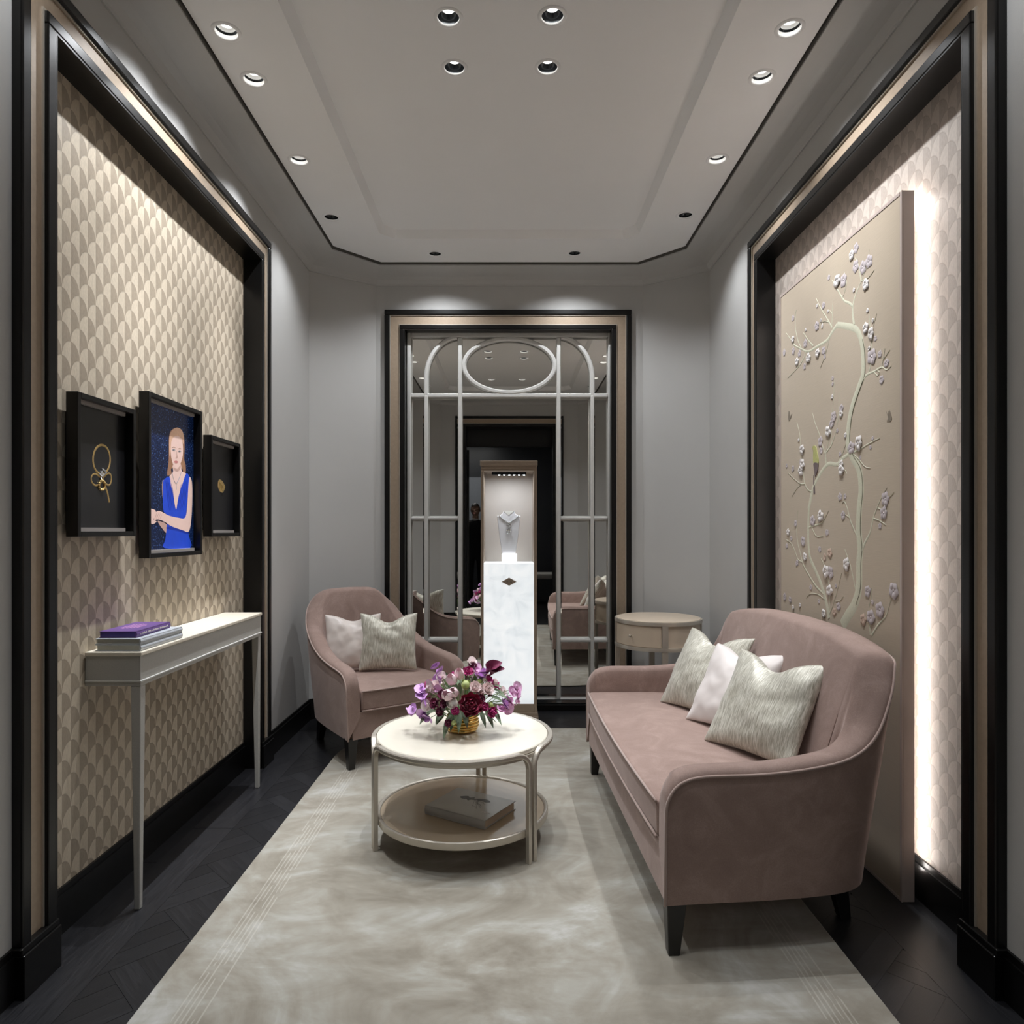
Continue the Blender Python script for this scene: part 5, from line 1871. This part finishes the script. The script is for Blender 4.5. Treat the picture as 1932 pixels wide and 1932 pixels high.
FP([(1062, 640), (1066, 530), (1090, 470), (1140, 442), (1186, 470), (1206, 545), (1198, 600), (1180, 548), (1148, 522), (1108, 530), (1084, 575), (1078, 650), (1066, 720)], 'p_hair2', 'printed_fringe', 5)
for (ex_, ey_) in ((1106, 655), (1162, 668)):
    FP([(ex_ - 16, ey_), (ex_, ey_ - 9), (ex_ + 15, ey_ + 1), (ex_, ey_ + 8)], 'p_eye', 'printed_eye', 6)
    FP([(ex_ - 5, ey_), (ex_, ey_ - 7), (ex_ + 5, ey_), (ex_, ey_ + 7)], 'p_dark', 'printed_iris', 7)
    FP([(ex_ - 19, ey_ - 20), (ex_, ey_ - 31), (ex_ + 18, ey_ - 20), (ex_, ey_ - 25)], 'p_hair', 'printed_brow', 6)
FP([(1134, 665), (1139, 700), (1144, 728), (1132, 735), (1124, 728), (1132, 712)], 'p_skin2', 'printed_nose', 6)
FP([(1108, 768), (1128, 758), (1150, 770), (1130, 784)], 'p_lip', 'printed_mouth', 6)
FP([(958, 1335), (1040, 1370), (1042, 1455), (1000, 1412), (968, 1368)], 'p_skin2', 'printed_forearm', 2)
FP([(1010, 945), (997, 985), (999, 1080), (1008, 1130), (1020, 1040)], 'p_skin2', 'printed_shoulder', 1)
FP([(1066, 912), (1012, 943), (1003, 1000), (1004, 1140), (1010, 1245), (1044, 1285), (1040, 1400), (1026, 1520), (1018, 1596), (1266, 1596), (1252, 1480), (1240, 1400), (1226, 1300), (1242, 1100), (1262, 940), (1256, 905), (1226, 882), (1190, 985), (1152, 1110), (1130, 1230), (1106, 1110), (1082, 1005)], 'p_dress', 'printed_dress', 3, 3)
for q in range(5):
    x_ = 1030 + q * 14
    FP([(x_, 970 + 6 * q), (x_ + 5, 975 + 6 * q), (x_ + 26, 1150), (x_ + 36, 1240), (x_ + 22, 1150)], 'p_dress2', 'printed_pleat', 5)
    x_ = 1235 - q * 14
    FP([(x_, 960 + 8 * q), (x_ - 4, 966 + 8 * q), (x_ - 22, 1130), (x_ - 40, 1240), (x_ - 16, 1130)], 'p_dress2', 'printed_pleat', 5)
FP([(1044, 1395), (1130, 1400), (1238, 1440), (1236, 1458), (1130, 1425), (1046, 1412)], 'p_dress2', 'printed_waist_shade', 5)
FP([(1258, 915), (1276, 945), (1284, 1020), (1283, 1150), (1276, 1300), (1264, 1395), (1242, 1442), (1190, 1425), (1090, 1390), (1030, 1352), (985, 1330), (945, 1322), (915, 1330), (930, 1260), (962, 1240), (1005, 1256), (1060, 1285), (1150, 1306), (1218, 1300), (1238, 1150), (1248, 980)], 'p_skin', 'printed_arm', 6)
FP([(871, 1228), (900, 1221), (935, 1242), (925, 1290), (912, 1325), (942, 1342), (906, 1367), (880, 1350), (871, 1290)], 'p_skin', 'printed_hand', 5)
for q in range(4):
    FP([(945 + 16 * q, 1250 + 6 * q), (935 + 15 * q, 1290 + 4 * q), (918 + 15 * q, 1322 + 3 * q), (930 + 16 * q, 1288 + 4 * q)], 'p_skin2', 'printed_finger_line', 8)
gold_line(pl_c, oC, [(1090, 870), (1105, 930), (1130, 975), (1158, 930), (1180, 868)], 0.003, 'p_jewel', 'printed_necklace')
gold_line(pl_c, oC, [(1130, 975), (1132, 1005), (1134, 1035)], 0.0045, 'p_jewel', 'printed_pendant')

# ================================================================== ART PANEL (right niche)
XA0, XA1 = 1.320, 1.364
AY0, AY1, AZ1 = 2.318, 3.365, 2.397
art = thing('silk_art_panel', 'tall silk panel of a blossoming tree and bird, glowing behind the settee', 'artwork', (XA0, (AY0 + AY1) / 2, 0))
aox, aoy = XA0, (AY0 + AY1) / 2
ah = (AY1 - AY0) / 2
box('panel_body', 0.004, XA1 - XA0, -ah, ah, 0.0006, AZ1, 'blush_panel', art, 0.002)
bd = 0.014
box('silk_face', 0.0015, 0.004, -ah + bd, ah - bd, 0.012, AZ1 - bd, 'silkpanel', art)
bm = bmesh.new()
for (a0, a1, c0, c1) in ((-ah, -ah + bd - 0.003, 0.0006, AZ1), (ah - bd + 0.003, ah, 0.0006, AZ1), (-ah + bd, ah - bd, AZ1 - bd + 0.003, AZ1), (-ah + bd, ah - bd, 0.0006, 0.010)):
    add_box(bm, 0.0, 0.0045, a0, a1, c0, c1)
obj('edge_frame', bm, 'blush_panel', art)
# rear battens carry the panel off the wall and hold the light strips
for (ya, yb) in ((-ah + 0.06, -ah + 0.10), (ah - 0.10, ah - 0.06)):
    box('batten', XA1 - XA0, XN - XA0 - 0.0145, ya, yb, 0.02, AZ1 - 0.06, 'black', art)
box('light_strip', XA1 - XA0 + 0.001, XA1 - XA0 + 0.007, -ah + 0.018, -ah + 0.026, 0.10, AZ1 - 0.02, 'strip', art)
box('light_strip', XA1 - XA0 + 0.001, XA1 - XA0 + 0.007, ah - 0.026, ah - 0.018, 0.10, AZ1 - 0.02, 'strip', art)
box('light_strip', XA1 - XA0 + 0.001, XA1 - XA0 + 0.007, -ah + 0.02, ah - 0.02, AZ1 - 0.014, AZ1 - 0.006, 'strip', art)

def R7(p): return 1400 + p[0] * 0.41408, 400 + p[1] * 0.41408
def R5(p): return 1470 + p[0] * 0.1553, 440 + p[1] * 0.1553
def R8(p): return 1460 + p[0] * 0.13458, 700 + p[1] * 0.13458
def R6(p): return 1470 + p[0] * 0.14493, 920 + p[1] * 0.14493
def art2(conv, pts):
    out = []
    for p in pts:
        px, py = conv(p)
        Y, Z = on_side(px, py, XA0)
        out.append((Y - aoy, Z))
    return out
def aplace(u, v, h): return (0.0016 - h, u, v)
def branch(conv, pts, w0, w1, mat='bark', nm='branch', sub=5, thick=0.0025):
    p2 = spline(art2(conv, pts), sub)
    n_ = len(p2)
    if nm == 'branch':
        w0, w1, thick = w0 * 0.66, w1 * 0.66, 0.0014
    elif nm == 'trunk':
        w0, w1, thick = w0 * 0.78, w1 * 0.85, 0.0018
    bm = bmesh.new()
    add_ribbon(bm, p2, [w0 + (w1 - w0) * i / (n_ - 1) for i in range(n_)], aplace, thick)
    return obj(nm, bm, mat, art, smooth=True)
TRUNK = [(455, 1885), (480, 1840), (510, 1790), (530, 1715), (532, 1600), (537, 1530), (530, 1450), (533, 1350), (541, 1260), (530, 1170), (500, 1115), (482, 1060), (484, 980), (500, 890), (530, 800), (550, 735), (549, 640), (540, 580), (518, 535), (478, 521), (432, 514)]
branch(R7, TRUNK, 0.068, 0.030, 'bark', 'trunk')
# shaded edge of the trunk
branch(R7, [(p[0] + 8, p[1]) for p in TRUNK[2:-3]], 0.008, 0.005, 'bark_dark', 'trunk_edge', 5, 0.0020)
BR = [
    (R7, [(432, 514), (410, 545), (385, 585), (345, 610), (300, 635), (265, 622), (235, 606)], .030, .010),
    (R5, [(320, 1430), (290, 1530), (240, 1610), (170, 1690), (100, 1760)], .014, .005),
    (R5, [(260, 1390), (220, 1290), (195, 1150), (195, 1020), (205, 930)], .010, .003),
    (R5, [(410, 1370), (350, 1300), (310, 1240), (290, 1210)], .014, .005),
    (R5, [(640, 1150), (590, 1060), (530, 960), (480, 870), (445, 790)], .013, .004),
    (R5, [(600, 1080), (550, 1070), (510, 1090)], .009, .004),
    (R5, [(635, 1130), (640, 1040), (640, 980), (600, 930)], .010, .003),
    (R5, [(640, 980), (645, 900), (650, 830)], .006, .003),
    (R5, [(905, 1110), (890, 1000), (890, 890), (915, 780), (960, 660), (995, 580)], .024, .008),
    (R5, [(885, 885), (840, 845), (790, 825), (740, 750), (690, 660), (640, 570)], .022, .005),
    (R5, [(765, 785), (790, 720), (815, 600), (790, 480)], .008, .003),
    (R5, [(990, 580), (975, 480), (955, 370), (920, 300)], .010, .005),
    (R5, [(995, 580), (1030, 480), (1070, 380), (1090, 200)], .009, .003),
    (R5, [(1000, 580), (1080, 540), (1150, 450)], .008, .003),
    (R5, [(190, 1370), (130, 1280), (80, 1210)], .009, .003),
    (R5, [(610, 1260), (590, 1360), (550, 1500), (500, 1630)], .006, .003),
    (R5, [(1010, 1790), (1060, 1720), (1150, 1680), (1240, 1630), (1300, 1660), (1360, 1610)], .020, .005),
    (R5, [(1080, 1710), (1105, 1600), (1120, 1430), (1120, 1290)], .012, .006),
    (R5, [(1240, 1620), (1260, 1530), (1280, 1400)], .007, .003),
    (R5, [(1260, 1540), (1340, 1420)], .006, .003),
    (R5, [(1110, 1180), (1095, 1080), (1090, 980)], .006, .003),
    (R5, [(1140, 1130), (1160, 1060), (1180, 980)], .006, .003),
    (R5, [(1150, 1690), (1190, 1730), (1215, 1690), (1190, 1670)], .008, .005),
    (R8, [(1040, 1170), (940, 1240), (880, 1310), (770, 1300), (700, 1360), (640, 1450), (590, 1540), (545, 1640), (505, 1840), (480, 1932)], .026, .034),
    (R8, [(1060, 1160), (1180, 1110), (1310, 1030), (1400, 980), (1480, 940)], .016, .004),
    (R8, [(1100, 1160), (1190, 1240), (1270, 1340), (1350, 1360)], .010, .004),
    (R8, [(935, 1230), (975, 1110), (1005, 1020)], .010, .006),
    (R8, [(730, 1310), (720, 1170), (745, 1060), (765, 960)], .016, .006),
    (R8, [(730, 1140), (800, 1040), (850, 900), (890, 720), (905, 520), (910, 290)], .014, .003),
    (R8, [(800, 1020), (800, 880), (810, 640), (830, 420), (850, 100)], .008, .003),
    (R8, [(715, 1160), (680, 1060), (630, 880), (570, 720), (540, 590)], .010, .003),
    (R8, [(880, 1310), (920, 1340), (1000, 1400), (1020, 1440)], .009, .004),
    (R8, [(540, 1690), (480, 1670), (430, 1580), (410, 1440), (380, 1200), (360, 900), (320, 720)], .013, .003),
    (R8, [(430, 1580), (370, 1580), (290, 1520), (200, 1430)], .011, .003),
    (R8, [(370, 1590), (310, 1660), (250, 1760)], .008, .003),
    (R6, [(435, 0), (400, 150), (380, 330), (375, 530), (378, 760), (400, 920), (460, 1060), (520, 1200), (570, 1350), (610, 1500), (645, 1700)], .024, .040),
    (R6, [(385, 515), (470, 490), (550, 460), (600, 380), (640, 300)], .014, .004),
    (R6, [(420, 520), (480, 630), (570, 630)], .009, .004),
    (R6, [(570, 1380), (480, 1290), (390, 1150), (310, 1000), (270, 850), (235, 700), (225, 500), (240, 300)], .020, .003),
    (R6, [(300, 970), (240, 930), (200, 820), (150, 720), (90, 680)], .010, .004),
    (R6, [(580, 1450), (500, 1390), (400, 1380), (350, 1440)], .010, .003),
    (R6, [(655, 1640), (720, 1450), (770, 1270), (810, 1110)], .010, .003),
    (R6, [(655, 1640), (655, 1480), (640, 1250), (590, 1030), (540, 920)], .009, .003),
    (R6, [(730, 1480), (790, 1470), (830, 1420)], .006, .003),
    (R6, [(1000, 1380), (960, 1180), (920, 1000), (850, 800)], .010, .003),
    (R6, [(1000, 620), (920, 420), (880, 260), (840, 180), (815, 210)], .012, .004),
    (R6, [(910, 390), (860, 350)], .007, .003),
    (R6, [(1060, 860), (1110, 720), (1180, 580), (1220, 400), (1270, 260), (1330, 120), (1400, 0)], .022, .004),
    (R6, [(1220, 400), (1300, 430), (1390, 490)], .010, .004),
    (R6, [(1270, 265), (1340, 285)], .008, .004),
    (R6, [(1330, 120), (1420, 125), (1490, 60)], .008, .003),
    (R6, [(1200, 1920), (1290, 1780), (1380, 1680), (1420, 1560), (1460, 1420)], .018, .004),
    (R6, [(1180, 1920), (1160, 1600), (1190, 1450), (1200, 1310)], .010, .004),
]
for conv, pts_, w0, w1 in BR:
    branch(conv, pts_, w0, w1)
# blossoms: five raised petals round a centre
def blossom_mesh(mat, depth, seed):
    r = random.Random(seed); bm = bmesh.new()
    for k in range(5):
        a = 2 * PI * k / 5 + r.uniform(-0.15, 0.15)
        rows_ = []
        ln = r.uniform(0.85, 1.1)
        for i in range(4):
            t = i / 3
            wv = 0.42 * math.sin(PI * (0.1 + 0.82 * t))
            rr_ = 0.08 + 0.75 * t * ln
            rows_.append([bm.verts.new((-depth * (0.4 + 0.6 * math.sin(PI * t)) * (1.0 if q == 0 else 0.45), rr_ * math.cos(a) - wv * q * math.sin(a), rr_ * math.sin(a) + wv * q * math.cos(a))) for q in (-1, 0, 1)])
        for i in range(3):
            for q in range(2):
                bm.faces.new((rows_[i][q], rows_[i][q + 1], rows_[i + 1][q + 1], rows_[i + 1][q]))
    bmesh.ops.create_icosphere(bm, subdivisions=1, radius=0.16, matrix=Matrix.Translation((-depth * 0.4, 0, 0)) @ Matrix.Diagonal((depth * 1.5, 1, 1, 1)))
    me = me_from(bm, 'blossom'); me.materials.append(M[mat]); return me
BL = {'w': [blossom_mesh('petal_white', 0.24, s) for s in range(3)], 'm': [blossom_mesh('petal_mauve', 0.12, s + 5) for s in range(3)], 'p': [blossom_mesh('petal_peach', 0.12, s + 9) for s in range(2)]}
rb = random.Random(4)
def blossoms(conv, lst):
    for (x, y, s, k) in lst:
        (u, v), = art2(conv, [(x, y)])
        o = bpy.data.objects.new('blossom', rb.choice(BL[k]))
        C.objects.link(o); o.parent = art
        o.location = (0.0014, u, v)
        o.rotation_euler = (rb.uniform(0, 6.28), 0, 0)
        f = s * 0.0165
        o.scale = (f, f * rb.uniform(0.9, 1.1), f * rb.uniform(0.9, 1.15))
blossoms(R5, [(930, 180, 1.4, 'm'), (880, 265, 1.5, 'w'), (1015, 415, 1.9, 'm'), (1090, 340, 1.8, 'm'), (1050, 620, 1.6, 'w'), (705, 580, 2.0, 'w'), (780, 570, 1.9, 'm'), (535, 875, 1.3, 'm'), (455, 1130, 1.8, 'm'),
              (315, 1340, 1.5, 'm'), (165, 1290, 1.3, 'w'), (170, 1430, 1.3, 'm'), (245, 1460, 1.2, 'm'), (60, 1450, 1.3, 'm'), (215, 1560, 1.4, 'w'), (355, 1515, 1.7, 'w'), (305, 1620, 1.2, 'm'), (465, 1455, 1.6, 'w'), (535, 1430, 1.3, 'm'),
              (1050, 1150, 1.5, 'w'), (1115, 1220, 1.7, 'w'), (1125, 1500, 2.3, 'm'), (1300, 1580, 1.3, 'm'), (1220, 1470, 1.1, 'm'), (1240, 1780, 1.3, 'm'), (925, 400, 1.6, 'm'), (165, 1030, 1.2, 'm'), (460, 880, .7, 'w'), (505, 1058, .7, 'w'), (320, 1175, .7, 'w'), (520, 1130, .7, 'w'), (590, 950, .6, 'w'), (1070, 940, .7, 'w'), (1135, 1060, .7, 'w'), (905, 690, .7, 'w'), (1090, 1400, .8, 'w'), (1165, 1280, .8, 'm'), (600, 540, .9, 'm'), (550, 1500, .8, 'm')])
blossoms(R8, [(815, 360, .8, 'w'), (945, 520, 1.3, 'm'), (940, 600, 1.1, 'w'), (835, 640, 1.7, 'm'), (805, 740, 1.5, 'm'), (760, 850, 1.7, 'w'), (650, 990, 1.6, 'm'), (1190, 1010, 2.1, 'w'), (1080, 1080, 2.0, 'm'), (395, 1100, 1.7, 'w'), (400, 1300, 1.8, 'w'), (375, 1400, 1.8, 'w'), (375, 1270, 1.2, 'm'),
              (265, 1370, 1.2, 'm'), (175, 1330, 1.0, 'm'), (945, 1300, 1.3, 'w'), (945, 1390, 1.8, 'w'), (660, 1120, 1.0, 'm'), (1000, 900, .9, 'w'), (925, 1165, .8, 'm'), (345, 970, .7, 'w'), (1380, 945, .7, 'm'), (1350, 1070, .7, 'm'), (885, 840, .7, 'm'), (1205, 1215, .7, 'm'), (820, 100, .8, 'm'), (820, 180, .7, 'm')])
blossoms(R6, [(540, 370, 2.0, 'w'), (435, 430, 1.8, 'm'), (620, 585, 1.1, 'm'), (210, 470, 1.3, 'm'), (115, 580, 1.3, 'w'), (155, 660, 1.0, 'm'), (310, 700, 1.8, 'm'), (95, 760, 1.0, 'm'), (230, 980, 1.2, 'm'), (335, 900, 1.4, 'w'), (655, 850, 1.7, 'p'), (590, 910, 1.2, 'p'), (610, 1090, 2.0, 'w'), (670, 1110, 1.8, 'm'), (655, 1340, 1.9, 'w'), (875, 1000, 1.9, 'w'), (830, 360, 1.5, 'm'), (790, 120, 1.3, 'm'), (855, 115, .9, 'm'), (1360, 330, 1.9, 'm'), (1380, 150, 1.9, 'm'), (410, 1300, 1.1, 'm'), (70, 1420, 1.4, 'm'), (140, 1460, 1.3, 'm'), (770, 1550, 1.3, 'm'), (715, 1620, 1.4, 'p'), (580, 1640, 1.4, 'w'), (180, 1560, 1.0, 'w'), (270, 1530, .9, 'w'), (1150, 1350, 1.6, 'm'), (1310, 1590, 2.2, 'm'), (1490, 1340, 2.5, 'm'), (1190, 1690, 2.2, 'm'), (1210, 1490, .8, 'm'), (1310, 500, .9, 'm'), (525, 805, 1.0, 'm'), (735, 1280, .7, 'm'), (515, 1480, .8, 'm'), (1090, 1720, 1.8, 'p')])
def art_poly(conv, pts, mat, nm, lev=1):
    p2 = spline(art2(conv, pts), 4, True)
    bm = bmesh.new()
    add_prism(bm, p2, 0.0016, 0.0016 - 0.001 * lev, 'x')
    return obj(nm, bm, mat, art)
art_poly(R8, [(540, 1080), (555, 1048), (590, 1060), (605, 1130), (625, 1230), (620, 1300), (560, 1300), (550, 1200), (555, 1110)], 'bird', 'bird_body', 2)
art_poly(R8, [(560, 1295), (620, 1295), (615, 1390), (580, 1480), (570, 1400)], 'birdtail', 'bird_wing', 3)
art_poly(R8, [(550, 1480), (560, 1480), (575, 1700), (562, 1722), (552, 1690)], 'birdtail', 'bird_tail', 1)
art_poly(R8, [(205, 560), (220, 580), (230, 630), (250, 600), (235, 660), (210, 700), (198, 660)], 'moth', 'butterfly', 1)
art_poly(R8, [(1570, 565), (1590, 610), (1615, 545), (1640, 610), (1650, 670), (1625, 710), (1580, 700), (1600, 660)], 'moth', 'butterfly', 1)

# ================================================================== SHOP BEYOND THE DOORWAY (seen in the mirror)
shop = struct(box('wall_shop_back', -2.6, 2.6, -3.7, -3.6, 0, 3.0, 'shop_wall'))
box('grey_fascia', -1.6, -0.38, -3.6, -3.58, 1.15, 2.3, 'shop_grey', shop)
me = text_mesh('n C', 0.14, 0.002)
obj_me('fascia_lettering', me, 'inkprint', shop, loc=(-0.60, -3.577, 1.74), rot=(PI / 2, 0, PI))
struct(box('wall_shop_left', -2.7, -2.6, -3.7, 0.26, 0, 3.0, 'shop_wall'))
struct(box('wall_shop_right', 2.6, 2.7, -3.7, 0.26, 0, 3.0, 'shop_wall'))
struct(box('ceiling_shop', -2.7, 2.7, -3.7, 0.26, 3.0, 3.1, 'shop_wall'))
box('header_panel', -DX, DX, 0.20, 0.27, 2.42, DZ - 0.006, 'black', we)
sl = bpy.data.lights.new('shop_fill_light', 'AREA'); sl.energy = 14; sl.size = 1.2
so = bpy.data.objects.new('shop_fill_light', sl); C.objects.link(so); so.location = (-0.9, -2.3, 2.97)  # unseen lamp added to light the dark shop
# open door leaf swung back into the shop
door = thing('glass_door', 'black framed glass door standing open beyond the entrance', 'door', (-DX + 0.01, 0.10, 0), math.radians(-97))
box('door_stile', 0.0, 0.05, -0.02, 0.02, 0.01, 2.40, 'black', door)
box('door_stile', 0.75, 0.80, -0.02, 0.02, 0.01, 2.40, 'black', door)
box('door_rail', 0.05, 0.75, -0.02, 0.02, 0.01, 0.12, 'black', door)
box('door_rail', 0.05, 0.75, -0.02, 0.02, 2.33, 2.40, 'black', door)
box('glass_pane', 0.05, 0.75, -0.004, 0.004, 0.12, 2.33, 'glass', door)

# bench seen low down beyond the doorway
stl = thing('shop_bench', 'white cushioned bench in the dark shop beyond the doorway', 'bench', (0.62, -2.2, 0))
box('bench_cushion', -0.30, 0.30, -0.22, 0.22, 0.42, 0.52, 'white', stl, 0.03)
box('bench_base', -0.28, 0.28, -0.20, 0.20, 0.06, 0.42, 'shop_wall', stl, 0.01)
for (ax, ay) in ((-0.25, -0.17), (0.25, -0.17), (0.25, 0.17), (-0.25, 0.17)):
    leg('leg', ax, ay, 0.0, 0.07, 0.015, 0.02, (0, 0), stl)

# ------------------------------------------------------------------ person in a dark suit, standing beyond the doorway
def skin_mesh(name, verts, edges, radii, mat, parent, root=0, sub=2):
    me = bpy.data.meshes.new(name)
    me.from_pydata(verts, edges, [])
    o = bpy.data.objects.new(name, me); C.objects.link(o)
    md = o.modifiers.new('skin', 'SKIN'); md.use_smooth_shade = True
    for i, sv in enumerate(me.skin_vertices[0].data):
        r = radii[i]
        sv.radius = (r, r) if isinstance(r, (int, float)) else r
        sv.use_root = (i == root)
    m2 = o.modifiers.new('subdivision', 'SUBSURF'); m2.levels = sub; m2.render_levels = sub
    me.materials.append(M[mat])
    if parent: o.parent = parent
    return o
per = thing('person', 'person in a dark suit standing in the shop beyond the doorway', 'person', (-0.56, -1.55, 0), math.radians(180 + 10))
V = [(0, 0, .92), (0, -.01, 1.08), (0, -.01, 1.25), (0, 0, 1.38), (0, 0, 1.44),
     (.17, 0, 1.37), (.225, .01, 1.12), (.225, -.05, .87), (-.17, 0, 1.37), (-.225, .01, 1.12), (-.225, -.05, .87),
     (.09, 0, .84), (.10, -.01, .48), (.10, .02, .10), (-.09, 0, .84), (-.10, -.01, .48), (-.10, .02, .10), (.10, -.10, .045), (-.10, -.10, .045)]
E = [(0, 1), (1, 2), (2, 3), (3, 4), (3, 5), (5, 6), (6, 7), (3, 8), (8, 9), (9, 10), (0, 11), (11, 12), (12, 13), (0, 14), (14, 15), (15, 16), (13, 17), (16, 18)]
Rr = [(.15, .11), (.145, .105), (.165, .115), (.12, .09), (.06, .06), (.07, .07), .055, .042, (.07, .07), .055, .042, .09, .07, .055, .09, .07, .055, .04, .04]
skin_mesh('suited_body', V, E, Rr, 'suit', per)
# head with face
bm = bmesh.new()
bmesh.ops.create_uvsphere(bm, u_segments=28, v_segments=20, radius=1.0)
for v in bm.verts:
    x, y, z = v.co
    w_ = 0.074 * (1 - 0.22 * max(0, -z) ** 1.5)
    d_ = 0.092 * (1 - 0.12 * max(0, -z))
    v.co = Vector((x * w_, y * d_, z * 0.112))
    if y < -0.6:
        if abs(x) < 0.16 and -0.35 < z < 0.12:
            v.co.y -= 0.014 * (1 - abs(z + 0.22) / 0.4)
        if 0.02 < z < 0.28 and 0.22 < abs(x) < 0.6:
            v.co.y += 0.006
obj('head', bm, 'skin', per, smooth=True, loc=(0, -0.015, 1.595))
bm = bmesh.new(); add_tube(bm, [(0, 0.005, 1.42), (0, -0.005, 1.53)], [0.056, 0.050], 16)
obj('neck', bm, 'skin', per, smooth=True)
bm = bmesh.new(); add_tube(bm, [(0, 0.0, 1.425), (0, -0.002, 1.462)], [0.066, 0.060], 16)
obj('shirt_collar', bm, 'shirt', per, smooth=True)
bm = bmesh.new()
bmesh.ops.create_uvsphere(bm, u_segments=24, v_segments=16, radius=1.0)
bmesh.ops.delete(bm, geom=[v for v in bm.verts if v.co.z < -0.35 or (v.co.y < -0.35 and v.co.z < 0.45)], context='VERTS')
for v in bm.verts:
    v.co = Vector((v.co.x * 0.081, v.co.y * 0.100, v.co.z * 0.120))
obj('hair', bm, 'hair', per, smooth=True, loc=(0, -0.012, 1.598))
for s in (-1, 1):
    bm = bmesh.new(); bmesh.ops.create_icosphere(bm, subdivisions=2, radius=1, matrix=Matrix.Diagonal((0.010, 0.006, 0.006, 1)))
    obj('eye', bm, 'p_dark', per, smooth=True, loc=(s * 0.030, -0.098, 1.612))
    bm = bmesh.new(); bmesh.ops.create_icosphere(bm, subdivisions=2, radius=1, matrix=Matrix.Diagonal((0.008, 0.018, 0.030, 1)))
    obj('ear', bm, 'skin', per, smooth=True, loc=(s * 0.076, 0.0, 1.595))
    hv = [(s * .225, -.055, .86), (s * .226, -.065, .79)]
    he = [(0, 1)]; hr = [(.026, .018), (.036, .017)]
    for f_, (dx, ln) in enumerate(((-.026, .068), (-.009, .078), (.009, .074), (.025, .060))):
        b_ = len(hv)
        hv += [(s * .226 + dx * .4, -.068 + dx, .765), (s * .224 + dx * .4, -.074 + dx * 1.1, .765 - ln * .55), (s * .220 + dx * .4, -.068 + dx * 1.1, .765 - ln)]
        he += [(1, b_), (b_, b_ + 1), (b_ + 1, b_ + 2)]; hr += [.0095, .0085, .0075]
    b_ = len(hv)
    hv += [(s * .215, -.100, .815), (s * .210, -.118, .785), (s * .208, -.122, .760)]
    he += [(0, b_), (b_, b_ + 1), (b_ + 1, b_ + 2)]; hr += [.012, .010, .008]
    skin_mesh('hand', hv, he, hr, 'skin', per, 0, 2)
bm = bmesh.new(); bmesh.ops.create_icosphere(bm, subdivisions=2, radius=1, matrix=Matrix.Diagonal((0.022, 0.004, 0.005, 1)))
obj('mouth', bm, 'p_lip', per, smooth=True, loc=(0, -0.094, 1.545))
